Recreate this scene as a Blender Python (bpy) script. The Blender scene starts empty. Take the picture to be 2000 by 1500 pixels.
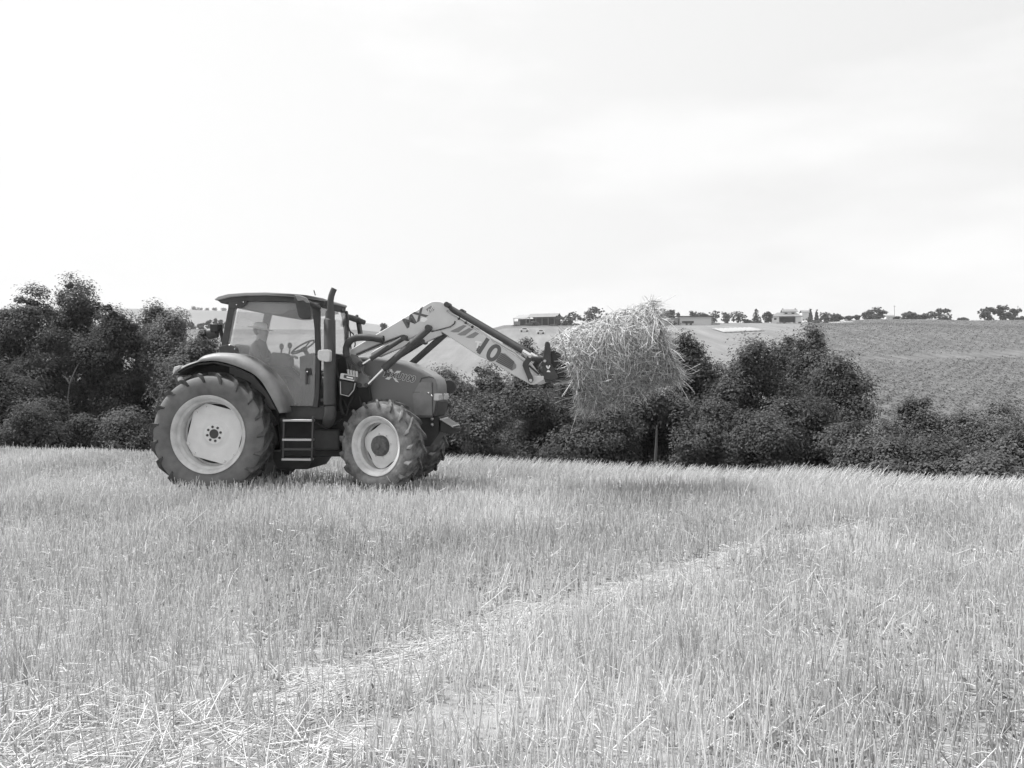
import bpy, bmesh, math, random
import numpy as np
from mathutils import Vector, Matrix

# ------------------------------------------------------------------ camera, sky, sun, exposure
C = bpy.context.scene.collection
S = bpy.context.scene
cam_d = bpy.data.cameras.new('camera'); cam = bpy.data.objects.new('camera', cam_d); C.objects.link(cam)
cam.location = (0, 0, 1.6); cam.rotation_euler = (math.radians(90), 0, 0)
cam_d.sensor_width = 36.0; cam_d.lens = 31.18; cam_d.clip_start = 0.05; cam_d.clip_end = 6000
S.camera = cam

SUN_EL, SUN_AZ = math.radians(62), math.radians(-78)      # azimuth from +Y, clockwise positive
w = bpy.data.worlds.new('World'); S.world = w; w.use_nodes = True
nt = w.node_tree; nt.nodes.clear()
N = lambda t, tree=nt: tree.nodes.new(t)
out = N('ShaderNodeOutputWorld'); bg = N('ShaderNodeBackground'); bg.inputs['Strength'].default_value = 0.115
sky = N('ShaderNodeTexSky'); sky.sky_type = 'NISHITA'; sky.sun_disc = False
sky.sun_elevation = SUN_EL; sky.sun_rotation = SUN_AZ; sky.air_density = 1.0; sky.dust_density = 3.0
bw = N('ShaderNodeRGBToBW'); nt.links.new(sky.outputs[0], bw.inputs[0])
tc = N('ShaderNodeTexCoord'); mp = N('ShaderNodeMapping'); nt.links.new(tc.outputs['Generated'], mp.inputs['Vector'])
mp.inputs['Scale'].default_value = (1.4, 1.4, 5.0); mp.inputs['Rotation'].default_value = (0, math.radians(-28), math.radians(15))
nz = N('ShaderNodeTexNoise'); nz.inputs['Scale'].default_value = 1.9; nz.inputs['Detail'].default_value = 6; nz.inputs['Roughness'].default_value = .52
nt.links.new(mp.outputs[0], nz.inputs['Vector'])
cr = N('ShaderNodeValToRGB'); cr.color_ramp.elements[0].position = .38; cr.color_ramp.elements[1].position = .64
cr.color_ramp.elements[0].color = (.0, .0, .0, 1); cr.color_ramp.elements[1].color = (1, 1, 1, 1)
nt.links.new(nz.outputs['Fac'], cr.inputs['Fac'])
mx = N('ShaderNodeMix'); mx.data_type = 'FLOAT'
sp = N('ShaderNodeSeparateXYZ'); nt.links.new(tc.outputs['Generated'], sp.inputs[0])       # cloud cover thickens towards -X
mr = N('ShaderNodeMapRange'); nt.links.new(sp.outputs['X'], mr.inputs[0]); mr.inputs[1].default_value = -.35; mr.inputs[2].default_value = .45; mr.inputs[3].default_value = 1; mr.inputs[4].default_value = 0
mq = N('ShaderNodeMath'); mq.operation = 'MAXIMUM'; nt.links.new(cr.outputs[0], mq.inputs[0]); nt.links.new(mr.outputs[0], mq.inputs[1])
nt.links.new(mq.outputs[0], mx.inputs[0])
ad = N('ShaderNodeMath'); ad.operation = 'MULTIPLY_ADD'; ad.inputs[1].default_value = .02; ad.inputs[2].default_value = 3.2
nt.links.new(bw.outputs[0], ad.inputs[0])            # thin grey veil between the white clouds
nt.links.new(ad.outputs[0], mx.inputs[2]); mx.inputs[3].default_value = 3.78    # bright cloud
nt.links.new(mx.outputs[0], bg.inputs['Color']); nt.links.new(bg.outputs[0], out.inputs[0])

sun_d = bpy.data.lights.new('sun', 'SUN'); sun_d.energy = 3.2; sun_d.angle = math.radians(9.0); sun_d.color = (1, 1, 1)
sun = bpy.data.objects.new('sun', sun_d); C.objects.link(sun); sun.location = (-20, -8, 30)
to_sun = Vector((math.cos(SUN_EL)*math.sin(SUN_AZ), math.cos(SUN_EL)*math.cos(SUN_AZ), math.sin(SUN_EL)))
sun.rotation_euler = to_sun.to_track_quat('Z', 'Y').to_euler()
S.view_settings.view_transform = 'Standard'; S.view_settings.look = 'None'
S.view_settings.exposure = 1.18; S.view_settings.gamma = 1
S.cycles.max_bounces = 8; S.cycles.transparent_max_bounces = 16; S.cycles.use_denoising = True

# ------------------------------------------------------------------ helpers
R_ = math.radians
def tag(o, label=None, cat=None, group=None, kind=None):
    if label: o['label'] = label
    if cat: o['category'] = cat
    if group: o['group'] = group
    if kind: o['kind'] = kind
    return o
def empty(name, loc=(0, 0, 0), rz=0, parent=None):
    o = bpy.data.objects.new(name, None); C.objects.link(o); o.location = loc; o.rotation_euler = (0, 0, rz)
    if parent: o.parent = parent
    return o

def mat(name, base=.3, rough=.6, spec=.5, metal=0., nscale=0, namp=0., bump=0., bscale=40, dust=0., dust_v=.35, dscale=3.0, ddetail=6, tone=0., trans=0.):
    """grey Principled material: optional mottling, dust blotches, bump, per-point 'tone' attribute, translucency"""
    m = bpy.data.materials.new(name); m.use_nodes = True; t = m.node_tree; t.nodes.clear()
    o = t.nodes.new('ShaderNodeOutputMaterial'); p = t.nodes.new('ShaderNodeBsdfPrincipled')
    p.inputs['Roughness'].default_value = rough; p.inputs['Metallic'].default_value = metal
    p.inputs['Specular IOR Level'].default_value = spec
    L = t.links.new
    val = t.nodes.new('ShaderNodeValue'); val.outputs[0].default_value = base; cur = val.outputs[0]
    geo = t.nodes.new('ShaderNodeTexCoord')
    def noise(scale, detail=5):
        n = t.nodes.new('ShaderNodeTexNoise'); n.inputs['Scale'].default_value = scale; n.inputs['Detail'].default_value = detail
        n.inputs['Roughness'].default_value = .6; L(geo.outputs['Object'], n.inputs['Vector']); return n.outputs['Fac']
    def math_(op, a, b, c=None):
        n = t.nodes.new('ShaderNodeMath'); n.operation = op
        for i, v in enumerate((a, b, c)):
            if v is None: continue
            if isinstance(v, (int, float)): n.inputs[i].default_value = v
            else: L(v, n.inputs[i])
        return n.outputs[0]
    if namp:
        k = math_('MULTIPLY_ADD', noise(nscale), 2*namp, 1-namp); cur = math_('MULTIPLY', cur, k)
    if tone:
        a = t.nodes.new('ShaderNodeAttribute'); a.attribute_name = 'tone'
        k = math_('MULTIPLY_ADD', a.outputs['Fac'], 2*tone, 1-tone); cur = math_('MULTIPLY', cur, k)
    if dust:
        r = t.nodes.new('ShaderNodeMapRange'); L(noise(dscale, ddetail), r.inputs[0])
        r.inputs[1].default_value = .35; r.inputs[2].default_value = .7; r.inputs[3].default_value = 0; r.inputs[4].default_value = dust
        mxn = t.nodes.new('ShaderNodeMix'); mxn.data_type = 'FLOAT'; L(r.outputs[0], mxn.inputs[0]); L(cur, mxn.inputs[2]); mxn.inputs[3].default_value = dust_v
        cur = mxn.outputs[0]
        rr = t.nodes.new('ShaderNodeMapRange'); L(r.outputs[0], rr.inputs[0]); rr.inputs[3].default_value = rough; rr.inputs[4].default_value = .9
        L(rr.outputs[0], p.inputs['Roughness'])
    L(cur, p.inputs['Base Color'])
    if bump:
        b = t.nodes.new('ShaderNodeBump'); b.inputs['Strength'].default_value = bump; b.inputs['Distance'].default_value = .01
        L(noise(bscale), b.inputs['Height']); L(b.outputs[0], p.inputs['Normal'])
    if trans:
        tr = t.nodes.new('ShaderNodeBsdfTranslucent'); L(cur, tr.inputs['Color'])
        ms = t.nodes.new('ShaderNodeMixShader'); ms.inputs[0].default_value = trans
        L(p.outputs[0], ms.inputs[1]); L(tr.outputs[0], ms.inputs[2]); L(ms.outputs[0], o.inputs[0])
    else:
        L(p.outputs[0], o.inputs[0])
    return m

class MB:
    """collects shapes and links them as ONE mesh object"""
    def __init__(s): s.v = []; s.f = []
    def add(s, v, f):
        b = len(s.v); s.v += [tuple(p) for p in v]; s.f += [tuple(i+b for i in q) for q in f]; return s
    def box(s, x0, x1, y0, y1, z0, z1):
        return s.add([(x0,y0,z0),(x1,y0,z0),(x1,y1,z0),(x0,y1,z0),(x0,y0,z1),(x1,y0,z1),(x1,y1,z1),(x0,y1,z1)],
                     [(3,2,1,0),(4,5,6,7),(0,1,5,4),(1,2,6,5),(2,3,7,6),(3,0,4,7)])
    def prism(s, pts, y0, y1):
        """polygon (x,z) extruded from y0 to y1"""
        a = sum(pts[i][0]*pts[(i+1)%len(pts)][1]-pts[(i+1)%len(pts)][0]*pts[i][1] for i in range(len(pts)))
        if a < 0: pts = pts[::-1]
        n = len(pts)
        v = [(x, y0, z) for x, z in pts]+[(x, y1, z) for x, z in pts]
        f = [tuple(range(n)), tuple(range(2*n-1, n-1, -1))]+[((i+1)%n, i, i+n, (i+1)%n+n) for i in range(n)]
        return s.add(v, f)
    def hexa(s, p):  # 8 points: bottom loop 0-3, top loop 4-7
        return s.add(p, [(3,2,1,0),(4,5,6,7),(0,1,5,4),(1,2,6,5),(2,3,7,6),(3,0,4,7)])
    def tube(s, pts, rad, seg=12, caps=True):
        pts = [Vector(p) for p in pts]; n = len(pts)
        if isinstance(rad, (int, float)): rad = [rad]*n
        v = []; f = []; up = None
        for i, p in enumerate(pts):
            d = (pts[min(i+1, n-1)]-pts[max(i-1, 0)]).normalized()
            if up is None:
                up = d.orthogonal().normalized()
            up = (up-d*up.dot(d)).normalized(); sd = d.cross(up)
            for k in range(seg):
                a = 2*math.pi*k/seg; v.append(p+(up*math.cos(a)+sd*math.sin(a))*rad[i])
        for i in range(n-1):
            for k in range(seg):
                a, b = i*seg+k, i*seg+(k+1)%seg; f.append((a, b, b+seg, a+seg))
        if caps: f += [tuple(range(seg-1, -1, -1)), tuple(range((n-1)*seg, n*seg))]
        return s.add(v, f)
    def lathe(s, prof, c=(0, 0, 0), seg=48, closed=False):
        """profile of (y, r) turned about the local Y axis through c"""
        v = []; f = []; n = len(prof)
        for k in range(seg):
            a = 2*math.pi*k/seg
            for y, r in prof: v.append((c[0]+r*math.cos(a), c[1]+y, c[2]+r*math.sin(a)))
        m = n if closed else n-1
        for k in range(seg):
            for i in range(m):
                a, b = k*n+i, k*n+(i+1)%n; c2, d = ((k+1)%seg)*n+(i+1)%n, ((k+1)%seg)*n+i
                f.append((a, b, c2, d))
        return s.add(v, f)
    def ball(s, c, r, seg=12, rings=8):
        if isinstance(r, (int, float)): r = (r, r, r)
        v = [(c[0], c[1], c[2]+r[2])]; f = []
        for i in range(1, rings):
            t = math.pi*i/rings
            for k in range(seg):
                a = 2*math.pi*k/seg; v.append((c[0]+r[0]*math.sin(t)*math.cos(a), c[1]+r[1]*math.sin(t)*math.sin(a), c[2]+r[2]*math.cos(t)))
        v.append((c[0], c[1], c[2]-r[2])); e = len(v)-1
        for k in range(seg):
            f.append((0, 1+k, 1+(k+1)%seg)); f.append((e, 1+(rings-2)*seg+(k+1)%seg, 1+(rings-2)*seg+k))
            for i in range(rings-2):
                a, b = 1+i*seg+k, 1+i*seg+(k+1)%seg; f.append((a, a+seg, b+seg, b))
        return s.add(v, f)
    def build(s, name, m, parent=None, bevel=0, bseg=2, ang=35, loc=None, rot=None):
        me = bpy.data.meshes.new(name); me.from_pydata(s.v, [], s.f); me.update()
        bm = bmesh.new(); bm.from_mesh(me); bmesh.ops.recalc_face_normals(bm, faces=bm.faces); bm.to_mesh(me); bm.free()
        for mm in (m if isinstance(m, (list, tuple)) else [m]): me.materials.append(mm)
        me.polygons.foreach_set('use_smooth', [True]*len(me.polygons)); me.set_sharp_from_angle(angle=R_(ang))
        o = bpy.data.objects.new(name, me); C.objects.link(o)
        if parent: o.parent = parent
        if loc: o.location = loc
        if rot: o.rotation_euler = rot
        if bevel:
            b = o.modifiers.new('edge', 'BEVEL'); b.width = bevel; b.segments = bseg; b.limit_method = 'ANGLE'; b.angle_limit = R_(32); b.harden_normals = True
        return o

def np_mesh(name, V, F, m, parent=None, tone=None, smooth=False):
    """numpy mesh: V (n,3), F (k,4) or (k,3)"""
    me = bpy.data.meshes.new(name); k = F.shape[1]
    me.vertices.add(len(V)); me.vertices.foreach_set('co', np.asarray(V, np.float32).ravel())
    me.loops.add(F.size); me.loops.foreach_set('vertex_index', np.asarray(F, np.int32).ravel())
    me.polygons.add(len(F)); me.polygons.foreach_set('loop_start', np.arange(0, F.size, k, dtype=np.int32))
    me.update(calc_edges=True)
    if smooth: me.polygons.foreach_set('use_smooth', np.ones(len(F), bool))
    if tone is not None:
        a = me.attributes.new('tone', 'FLOAT', 'POINT'); a.data.foreach_set('value', np.asarray(tone, np.float32))
    me.materials.append(m)
    o = bpy.data.objects.new(name, me); C.objects.link(o)
    if parent: o.parent = parent
    return o
def copy_tree(o, parent=None):
    c = o.copy(); C.objects.link(c)
    if parent: c.parent = parent
    for ch in list(o.children): copy_tree(ch, c)
    return c

def vnoise(x, y, seed=0):
    """smooth 2-D value noise in 0..1"""
    x = np.asarray(x, float); y = np.asarray(y, float)
    xi = np.floor(x); yi = np.floor(y); fx = x-xi; fy = y-yi
    fx = fx*fx*(3-2*fx); fy = fy*fy*(3-2*fy)
    def h(a, b):
        q = np.sin(a*127.1+b*311.7+seed*74.7)*43758.5453; return q-np.floor(q)
    return (h(xi, yi)*(1-fx)+h(xi+1, yi)*fx)*(1-fy)+(h(xi, yi+1)*(1-fx)+h(xi+1, yi+1)*fx)*fy
def fnoise(x, y, seed=0, o=3):
    return sum(vnoise(x*2**i, y*2**i, seed+i*7)*.5**i for i in range(o))/sum(.5**i for i in range(o))

# ------------------------------------------------------------------ terrain heights
CX = [-60, -30, -11.6, -4, 0, 2.8, 4.5, 5.9, 8, 20, 60]; CD = [26, 24, 22.0, 19.8, 17.6, 16.1, 15.4, 14.7, 13.9, 12, 10]
def crest(x): return np.interp(x, CX, CD)
SKY_X = [-400, 0, 300, 700, 800, 900, 950, 985, 1100, 1250, 1420, 1560, 1640, 1700, 1800, 1900, 2000, 2500]
SKY_Y = [640, 641, 642, 644, 655, 652, 644, 635, 633, 632, 631, 629, 627.5, 623, 623.5, 626, 624.5, 628]
RTOP = 420.0
def ground(x, y):
    x = np.asarray(x, float); y = np.asarray(y, float)
    s = y-crest(x)
    fall = .27*np.log1p(np.exp(np.clip(s*1.3, -50, 50)))/1.3
    near = -np.minimum(fall, 30)+.05*(fnoise(x*.35+9, y*.35, 3)-.5)
    yy = np.maximum(y, 5)
    px = 1000+1732*x/yy
    top = 1.6+(750-np.interp(px, SKY_X, SKY_Y))/1732*RTOP
    # ease from the valley floor up to the skyline of the hill
    t = np.clip((y-58)/(RTOP-58), 0, 1); e = t**.93
    e = e+.030*np.sin(t*9+x*.012)*np.clip(t*4, 0, 1)*np.clip((1-t)*5, 0, 1)
    hill = -9.5+(top+9.5)*e+1.2*(fnoise(x*.02, y*.02, 5)-.5)*np.clip((1-t)*6, 0, 1)*t
    hill = np.where(y > RTOP, top-(y-RTOP)*.035, hill)
    k = np.clip((y-42)/28, 0, 1); k = k*k*(3-2*k)
    near = np.maximum(near, -9.5)
    return near*(1-k)+hill*k
def gz(x, y): return float(ground(np.array([x]), np.array([y]))[0])
def slope_d(px, py, d0=120., d1=419.):
    """distance at which the hillside is met in a picture column and row"""
    d = np.linspace(d0, d1, 600); row = 750-1732*(ground(at(px, d), d)-1.6)/d
    return float(d[np.argmin(np.abs(row-py))])
def at(px, d): return (px-1000)/1732*d          # world x of a picture column at distance d
def zt(py, d): return 1.6+(750-py)/1732*d       # world height of a picture row at distance d
# ------------------------------------------------------------------ ground sheet
def soil_material():
    m = mat('stubble_soil', .22, .95, .1, nscale=9, namp=.3, bump=.8, bscale=60, dust=.75, dust_v=.33, dscale=5)
    return m
def hill_material():
    m = bpy.data.materials.new('hill_fields'); m.use_nodes = True; t = m.node_tree; t.nodes.clear(); L = t.links.new
    o = t.nodes.new('ShaderNodeOutputMaterial'); p = t.nodes.new('ShaderNodeBsdfPrincipled'); p.inputs['Roughness'].default_value = .95
    p.inputs['Specular IOR Level'].default_value = .1
    g = t.nodes.new('ShaderNodeNewGeometry'); sx = t.nodes.new('ShaderNodeSeparateXYZ'); L(g.outputs['Position'], sx.inputs[0])
    def M(op, a, b=0., c=None):
        n = t.nodes.new('ShaderNodeMath'); n.operation = op
        for i, v in enumerate((a, b, c)):
            if v is None: continue
            if isinstance(v, (int, float)): n.inputs[i].default_value = v
            else: L(v, n.inputs[i])
        return n.outputs[0]
    def noise(scale, detail=4, vec=None, rough=.6):
        n = t.nodes.new('ShaderNodeTexNoise'); n.inputs['Scale'].default_value = scale; n.inputs['Detail'].default_value = detail
        n.inputs['Roughness'].default_value = rough; L(vec if vec else g.outputs['Position'], n.inputs['Vector']); return n.outputs['Fac']
    def rng(v, a, b, c, d):
        n = t.nodes.new('ShaderNodeMapRange'); L(v, n.inputs[0])
        for i, q in enumerate((a, b, c, d)): n.inputs[i+1].default_value = q
        return n.outputs[0]
    def mix(f, a, b):
        n = t.nodes.new('ShaderNodeMix'); n.data_type = 'FLOAT'
        for i, v in ((0, f), (2, a), (3, b)):
            if isinstance(v, (int, float)): n.inputs[i].default_value = v
            else: L(v, n.inputs[i])
        return n.outputs[0]
    # mown field with swathes running up the slope
    mp = t.nodes.new('ShaderNodeMapping'); L(g.outputs['Position'], mp.inputs[0]); mp.inputs['Rotation'].default_value = (0, 0, R_(40)); mp.inputs['Scale'].default_value = (.25, .012, .05)
    stripes = noise(1.0, 3, mp.outputs[0])
    mown = M('MULTIPLY', M('MULTIPLY_ADD', stripes, .9, .55), M('MULTIPLY_ADD', noise(.04), .5, .75)); mown = M('MULTIPLY', mown, .175)
    # crop field, coarse and darker
    mp2 = t.nodes.new('ShaderNodeMapping'); L(g.outputs['Position'], mp2.inputs[0]); mp2.inputs['Rotation'].default_value = (0, 0, R_(-32)); mp2.inputs['Scale'].default_value = (.5, .05, .1)
    rows = noise(1.0, 3, mp2.outputs[0])
    crop = M('MULTIPLY', M('MULTIPLY_ADD', rows, 1.6, .2), M('MULTIPLY_ADD', noise(.9, 6, None, .75), 1.1, .45)); crop = M('MULTIPLY', crop, .125)
    # straight field boundary x = 0.345 y - 4 and rough scrub round the barn
    side = M('SUBTRACT', sx.outputs['X'], M('MULTIPLY_ADD', sx.outputs['Y'], .345, -4))
    f = rng(M('ADD', side, M('MULTIPLY_ADD', noise(.08), 8, -4)), -1.5, 1.5, 0, 1)
    c = mix(f, mown, crop)
    scrub = M('MULTIPLY', rng(sx.outputs['Y'], 352, 360, 0, 1), rng(side, -30, -60, 0, 1))
    c = mix(scrub, c, M('MULTIPLY', M('MULTIPLY_ADD', noise(.25, 5), 1.2, .4), .12))
    L(c, p.inputs['Base Color'])
    b = t.nodes.new('ShaderNodeBump'); b.inputs['Strength'].default_value = .6; b.inputs['Distance'].default_value = .6
    L(noise(.7, 6, None, .7), b.inputs['Height']); L(b.outputs[0], p.inputs['Normal'])
    L(p.outputs[0], o.inputs[0]); return m
rows = np.concatenate([np.arange(-40, 0, 4), np.arange(0, 30, .3), np.geomspace(30, 700, 130)])
cols = np.linspace(-1, 1, 321)
Y2, T2 = np.meshgrid(rows, cols, indexing='ij'); W2 = np.maximum(45, 1.25*Y2+20); X2 = np.sign(T2)*np.abs(T2)**1.35*W2
Z2 = ground(X2, Y2); nr, nc = X2.shape
idx = np.arange(nr*nc).reshape(nr, nc)
F2 = np.stack([idx[:-1, :-1], idx[:-1, 1:], idx[1:, 1:], idx[1:, :-1]], -1).reshape(-1, 4)
gnd = np_mesh('ground', np.stack([X2, Y2, Z2], -1).reshape(-1, 3), F2, soil_material(), smooth=True)
gnd.data.materials.append(hill_material())
fy = (Y2[:-1, :-1]-crest(X2[:-1, :-1])).ravel()
gnd.data.polygons.foreach_set('material_index', (fy > 12).astype(np.int32))
tag(gnd, 'pale stubble field falling away to a valley and rising as a farmed hill', 'field', kind='structure')

# far ridge more than a kilometre away
FX = [-800, 0, 200, 370, 450, 540, 620, 700, 760, 850, 950, 1100, 1300]; FYS = [612, 606, 602, 605, 607.5, 614, 620, 629, 637, 650, 668, 690, 700]
u = np.linspace(-1.1, .25, 160); dd = np.linspace(720, 1500, 40)
U, D = np.meshgrid(u, dd, indexing='ij'); pxs = 1000+1732*U
topz = 1.6+(750-np.interp(pxs, FX, FYS))/1732*1180
tt = np.clip((D-720)/(1180-720), 0, 1); Zf = 8+(topz-8)*tt**1.1-np.clip(D-1180, 0, None)*.03+4*(fnoise(U*30, D*.01, 8)-.5)*tt*np.clip((1180-D)/200, 0, 1)
idx = np.arange(U.size).reshape(U.shape)
F3 = np.stack([idx[:-1, :-1], idx[1:, :-1], idx[1:, 1:], idx[:-1, 1:]], -1).reshape(-1, 4)
far = np_mesh('far_hills', np.stack([U*D, D, Zf], -1).reshape(-1, 3), F3, mat('far_fields', .15, .95, .1, nscale=.006, namp=.45, dust=.8, dust_v=.23, dscale=.0035, ddetail=2), smooth=True)
tag(far, 'long pale ridge of fields beyond the valley', 'hill', kind='structure')
def farz(px, d=1180.): return 1.6+(750-np.interp(px, FX, FYS))/1732*1180

# ------------------------------------------------------------------ trees
rng = np.random.default_rng(7)
M_LEAF = [mat('leaf_dark', .092, .75, .12, tone=.5, trans=.35), mat('leaf_mid', .115, .75, .12, tone=.5, trans=.35), mat('leaf_pale', .15, .75, .12, tone=.5, trans=.35)]
M_BARK = mat('bark', .12, .9, .2, nscale=12, namp=.5, bump=.6, bscale=30)
def leaf_quads(Pc, size, g, bias=None):
    """one folded rhombic leaf per centre"""
    n = len(Pc)
    nrm = g.normal(size=(n, 3)); nrm[:, 2] = np.abs(nrm[:, 2])*1.1+.15; 
    if bias is not None: nrm = nrm*.55+bias*.85+np.array([0, 0, .35])
    nrm /= np.linalg.norm(nrm, axis=1)[:, None]
    a = g.normal(size=(n, 3)); a -= nrm*(a*nrm).sum(1)[:, None]; a /= np.linalg.norm(a, axis=1)[:, None]
    b = np.cross(nrm, a); s = size*(.55+.8*g.random(n))[:, None]
    V = np.stack([Pc-a*s*.6, Pc+b*s*.33+nrm*s*.12, Pc+a*s*.6, Pc-b*s*.33+nrm*s*.12], 1).reshape(-1, 3)
    F = np.arange(4*n).reshape(n, 4)
    return V, F
def crown_points(lobes, n_twigs, per, spread, g, shell=.5):
    """leaf centres: twigs spread through the outer part of each lobe, leaves scattered round each twig"""
    lobes = np.array(lobes, float); vol = (lobes[:, 3]*lobes[:, 4]*lobes[:, 5])**.75; pr = vol/vol.sum()
    k = g.choice(len(lobes), n_twigs, p=pr); L = lobes[k]
    d = g.normal(size=(n_twigs, 3)); d /= np.linalg.norm(d, axis=1)[:, None]
    r = shell+(1.06-shell)*g.random(n_twigs)**.6
    tw = L[:, :3]+d*r[:, None]*L[:, 3:6]
    cnt = g.integers(int(per*.5), int(per*1.5)+1, n_twigs)
    P = np.repeat(tw, cnt, 0); sp = np.repeat(spread*(.3+1.3*g.random(n_twigs)**1.3), cnt)
    of = g.normal(size=P.shape); of *= (g.random(len(P))**.4/np.linalg.norm(of, axis=1)*sp*1.7)[:, None]; of[:, 2] *= .75; P = P+of
    bias = of/np.maximum(np.linalg.norm(of, axis=1), 1e-6)[:, None]+.5*np.repeat(d, cnt, 0)
    tone = np.repeat(g.random(n_twigs), cnt)*.75+g.random(len(P))*.25
    return P, tone, tw, bias
def make_tree(name, base, top, hw, seed, leaf=.1, n_twigs=300, per=40, spread=.2, m=0, lobes=None, depth=None, trunk=True, low=.12, bare=0):
    """tapered trunk with limbs, and a crown of leaf-sized faces in uneven clumps; base is (x,y,z), top is a height"""
    g = np.random.default_rng(seed); x, y, z = base; H = top-z; dp = depth or hw*.9
    root = empty(name, base)
    if lobes is None:
        lobes = []
        nl = 13+int(g.integers(0, 5))
        for i in range(nl):
            h = low+.8*(i+.5)/nl; wdt = math.sin(math.pi*min(.96, .16+.66*h))**.8
            a = g.random()*6.28; q = (.25+.65*g.random())*wdt
            rr = (.24+.30*g.random())*hw*(.6+.5*wdt)
            lobes.append((math.cos(a)*hw*q, math.sin(a)*dp*q, H*h, rr, rr*.95, min(rr*.85, H*.17)))
        lobes.append((g.normal()*hw*.12, 0, H*.86, hw*.34, hw*.34, H*.13))
    P, tone, tw, bias = crown_points(lobes, n_twigs, per, spread, g, .35)
    keep = P[:, 2] > -.4; P = P[keep]; tone = tone[keep]; bias = bias[keep]
    V, F = leaf_quads(P, leaf, g, bias)
    np_mesh('crown', V, F, M_LEAF[m], root, tone=np.repeat(tone, 4))
    if trunk:
        b = MB(); tr = max(.05, hw*.055); ht = H*.8
        sway = [(g.normal()*.05*hw*i, g.normal()*.05*hw*i) for i in range(6)]
        path = [(sway[i][0], sway[i][1], -.3+(ht+.3)*i/5) for i in range(6)]
        b.tube(path, [tr*(1.15-.19*i) for i in range(6)], 8)
        for q in range(min(len(lobes), 9)):
            l = lobes[q]; i = int(np.clip(l[2]/ht*5-1, 0, 4)); st = Vector(path[i]); en = Vector(l[:3])
            mid = st.lerp(en, .5)+Vector((0, 0, .05*H)); b.tube([st, mid, en], [tr*.5, tr*.32, tr*.12], 6)
        for q in range(0, len(tw), max(1, len(tw)//40)):
            l = np.array(lobes)[:, :3]; j = int(np.argmin(((l-tw[q])**2).sum(1))); st = Vector(l[j]); en = Vector(tw[q])
            b.tube([st, en], [tr*.13, tr*.05], 4)
        b.build('trunk', M_BARK, root)
    return root
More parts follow.
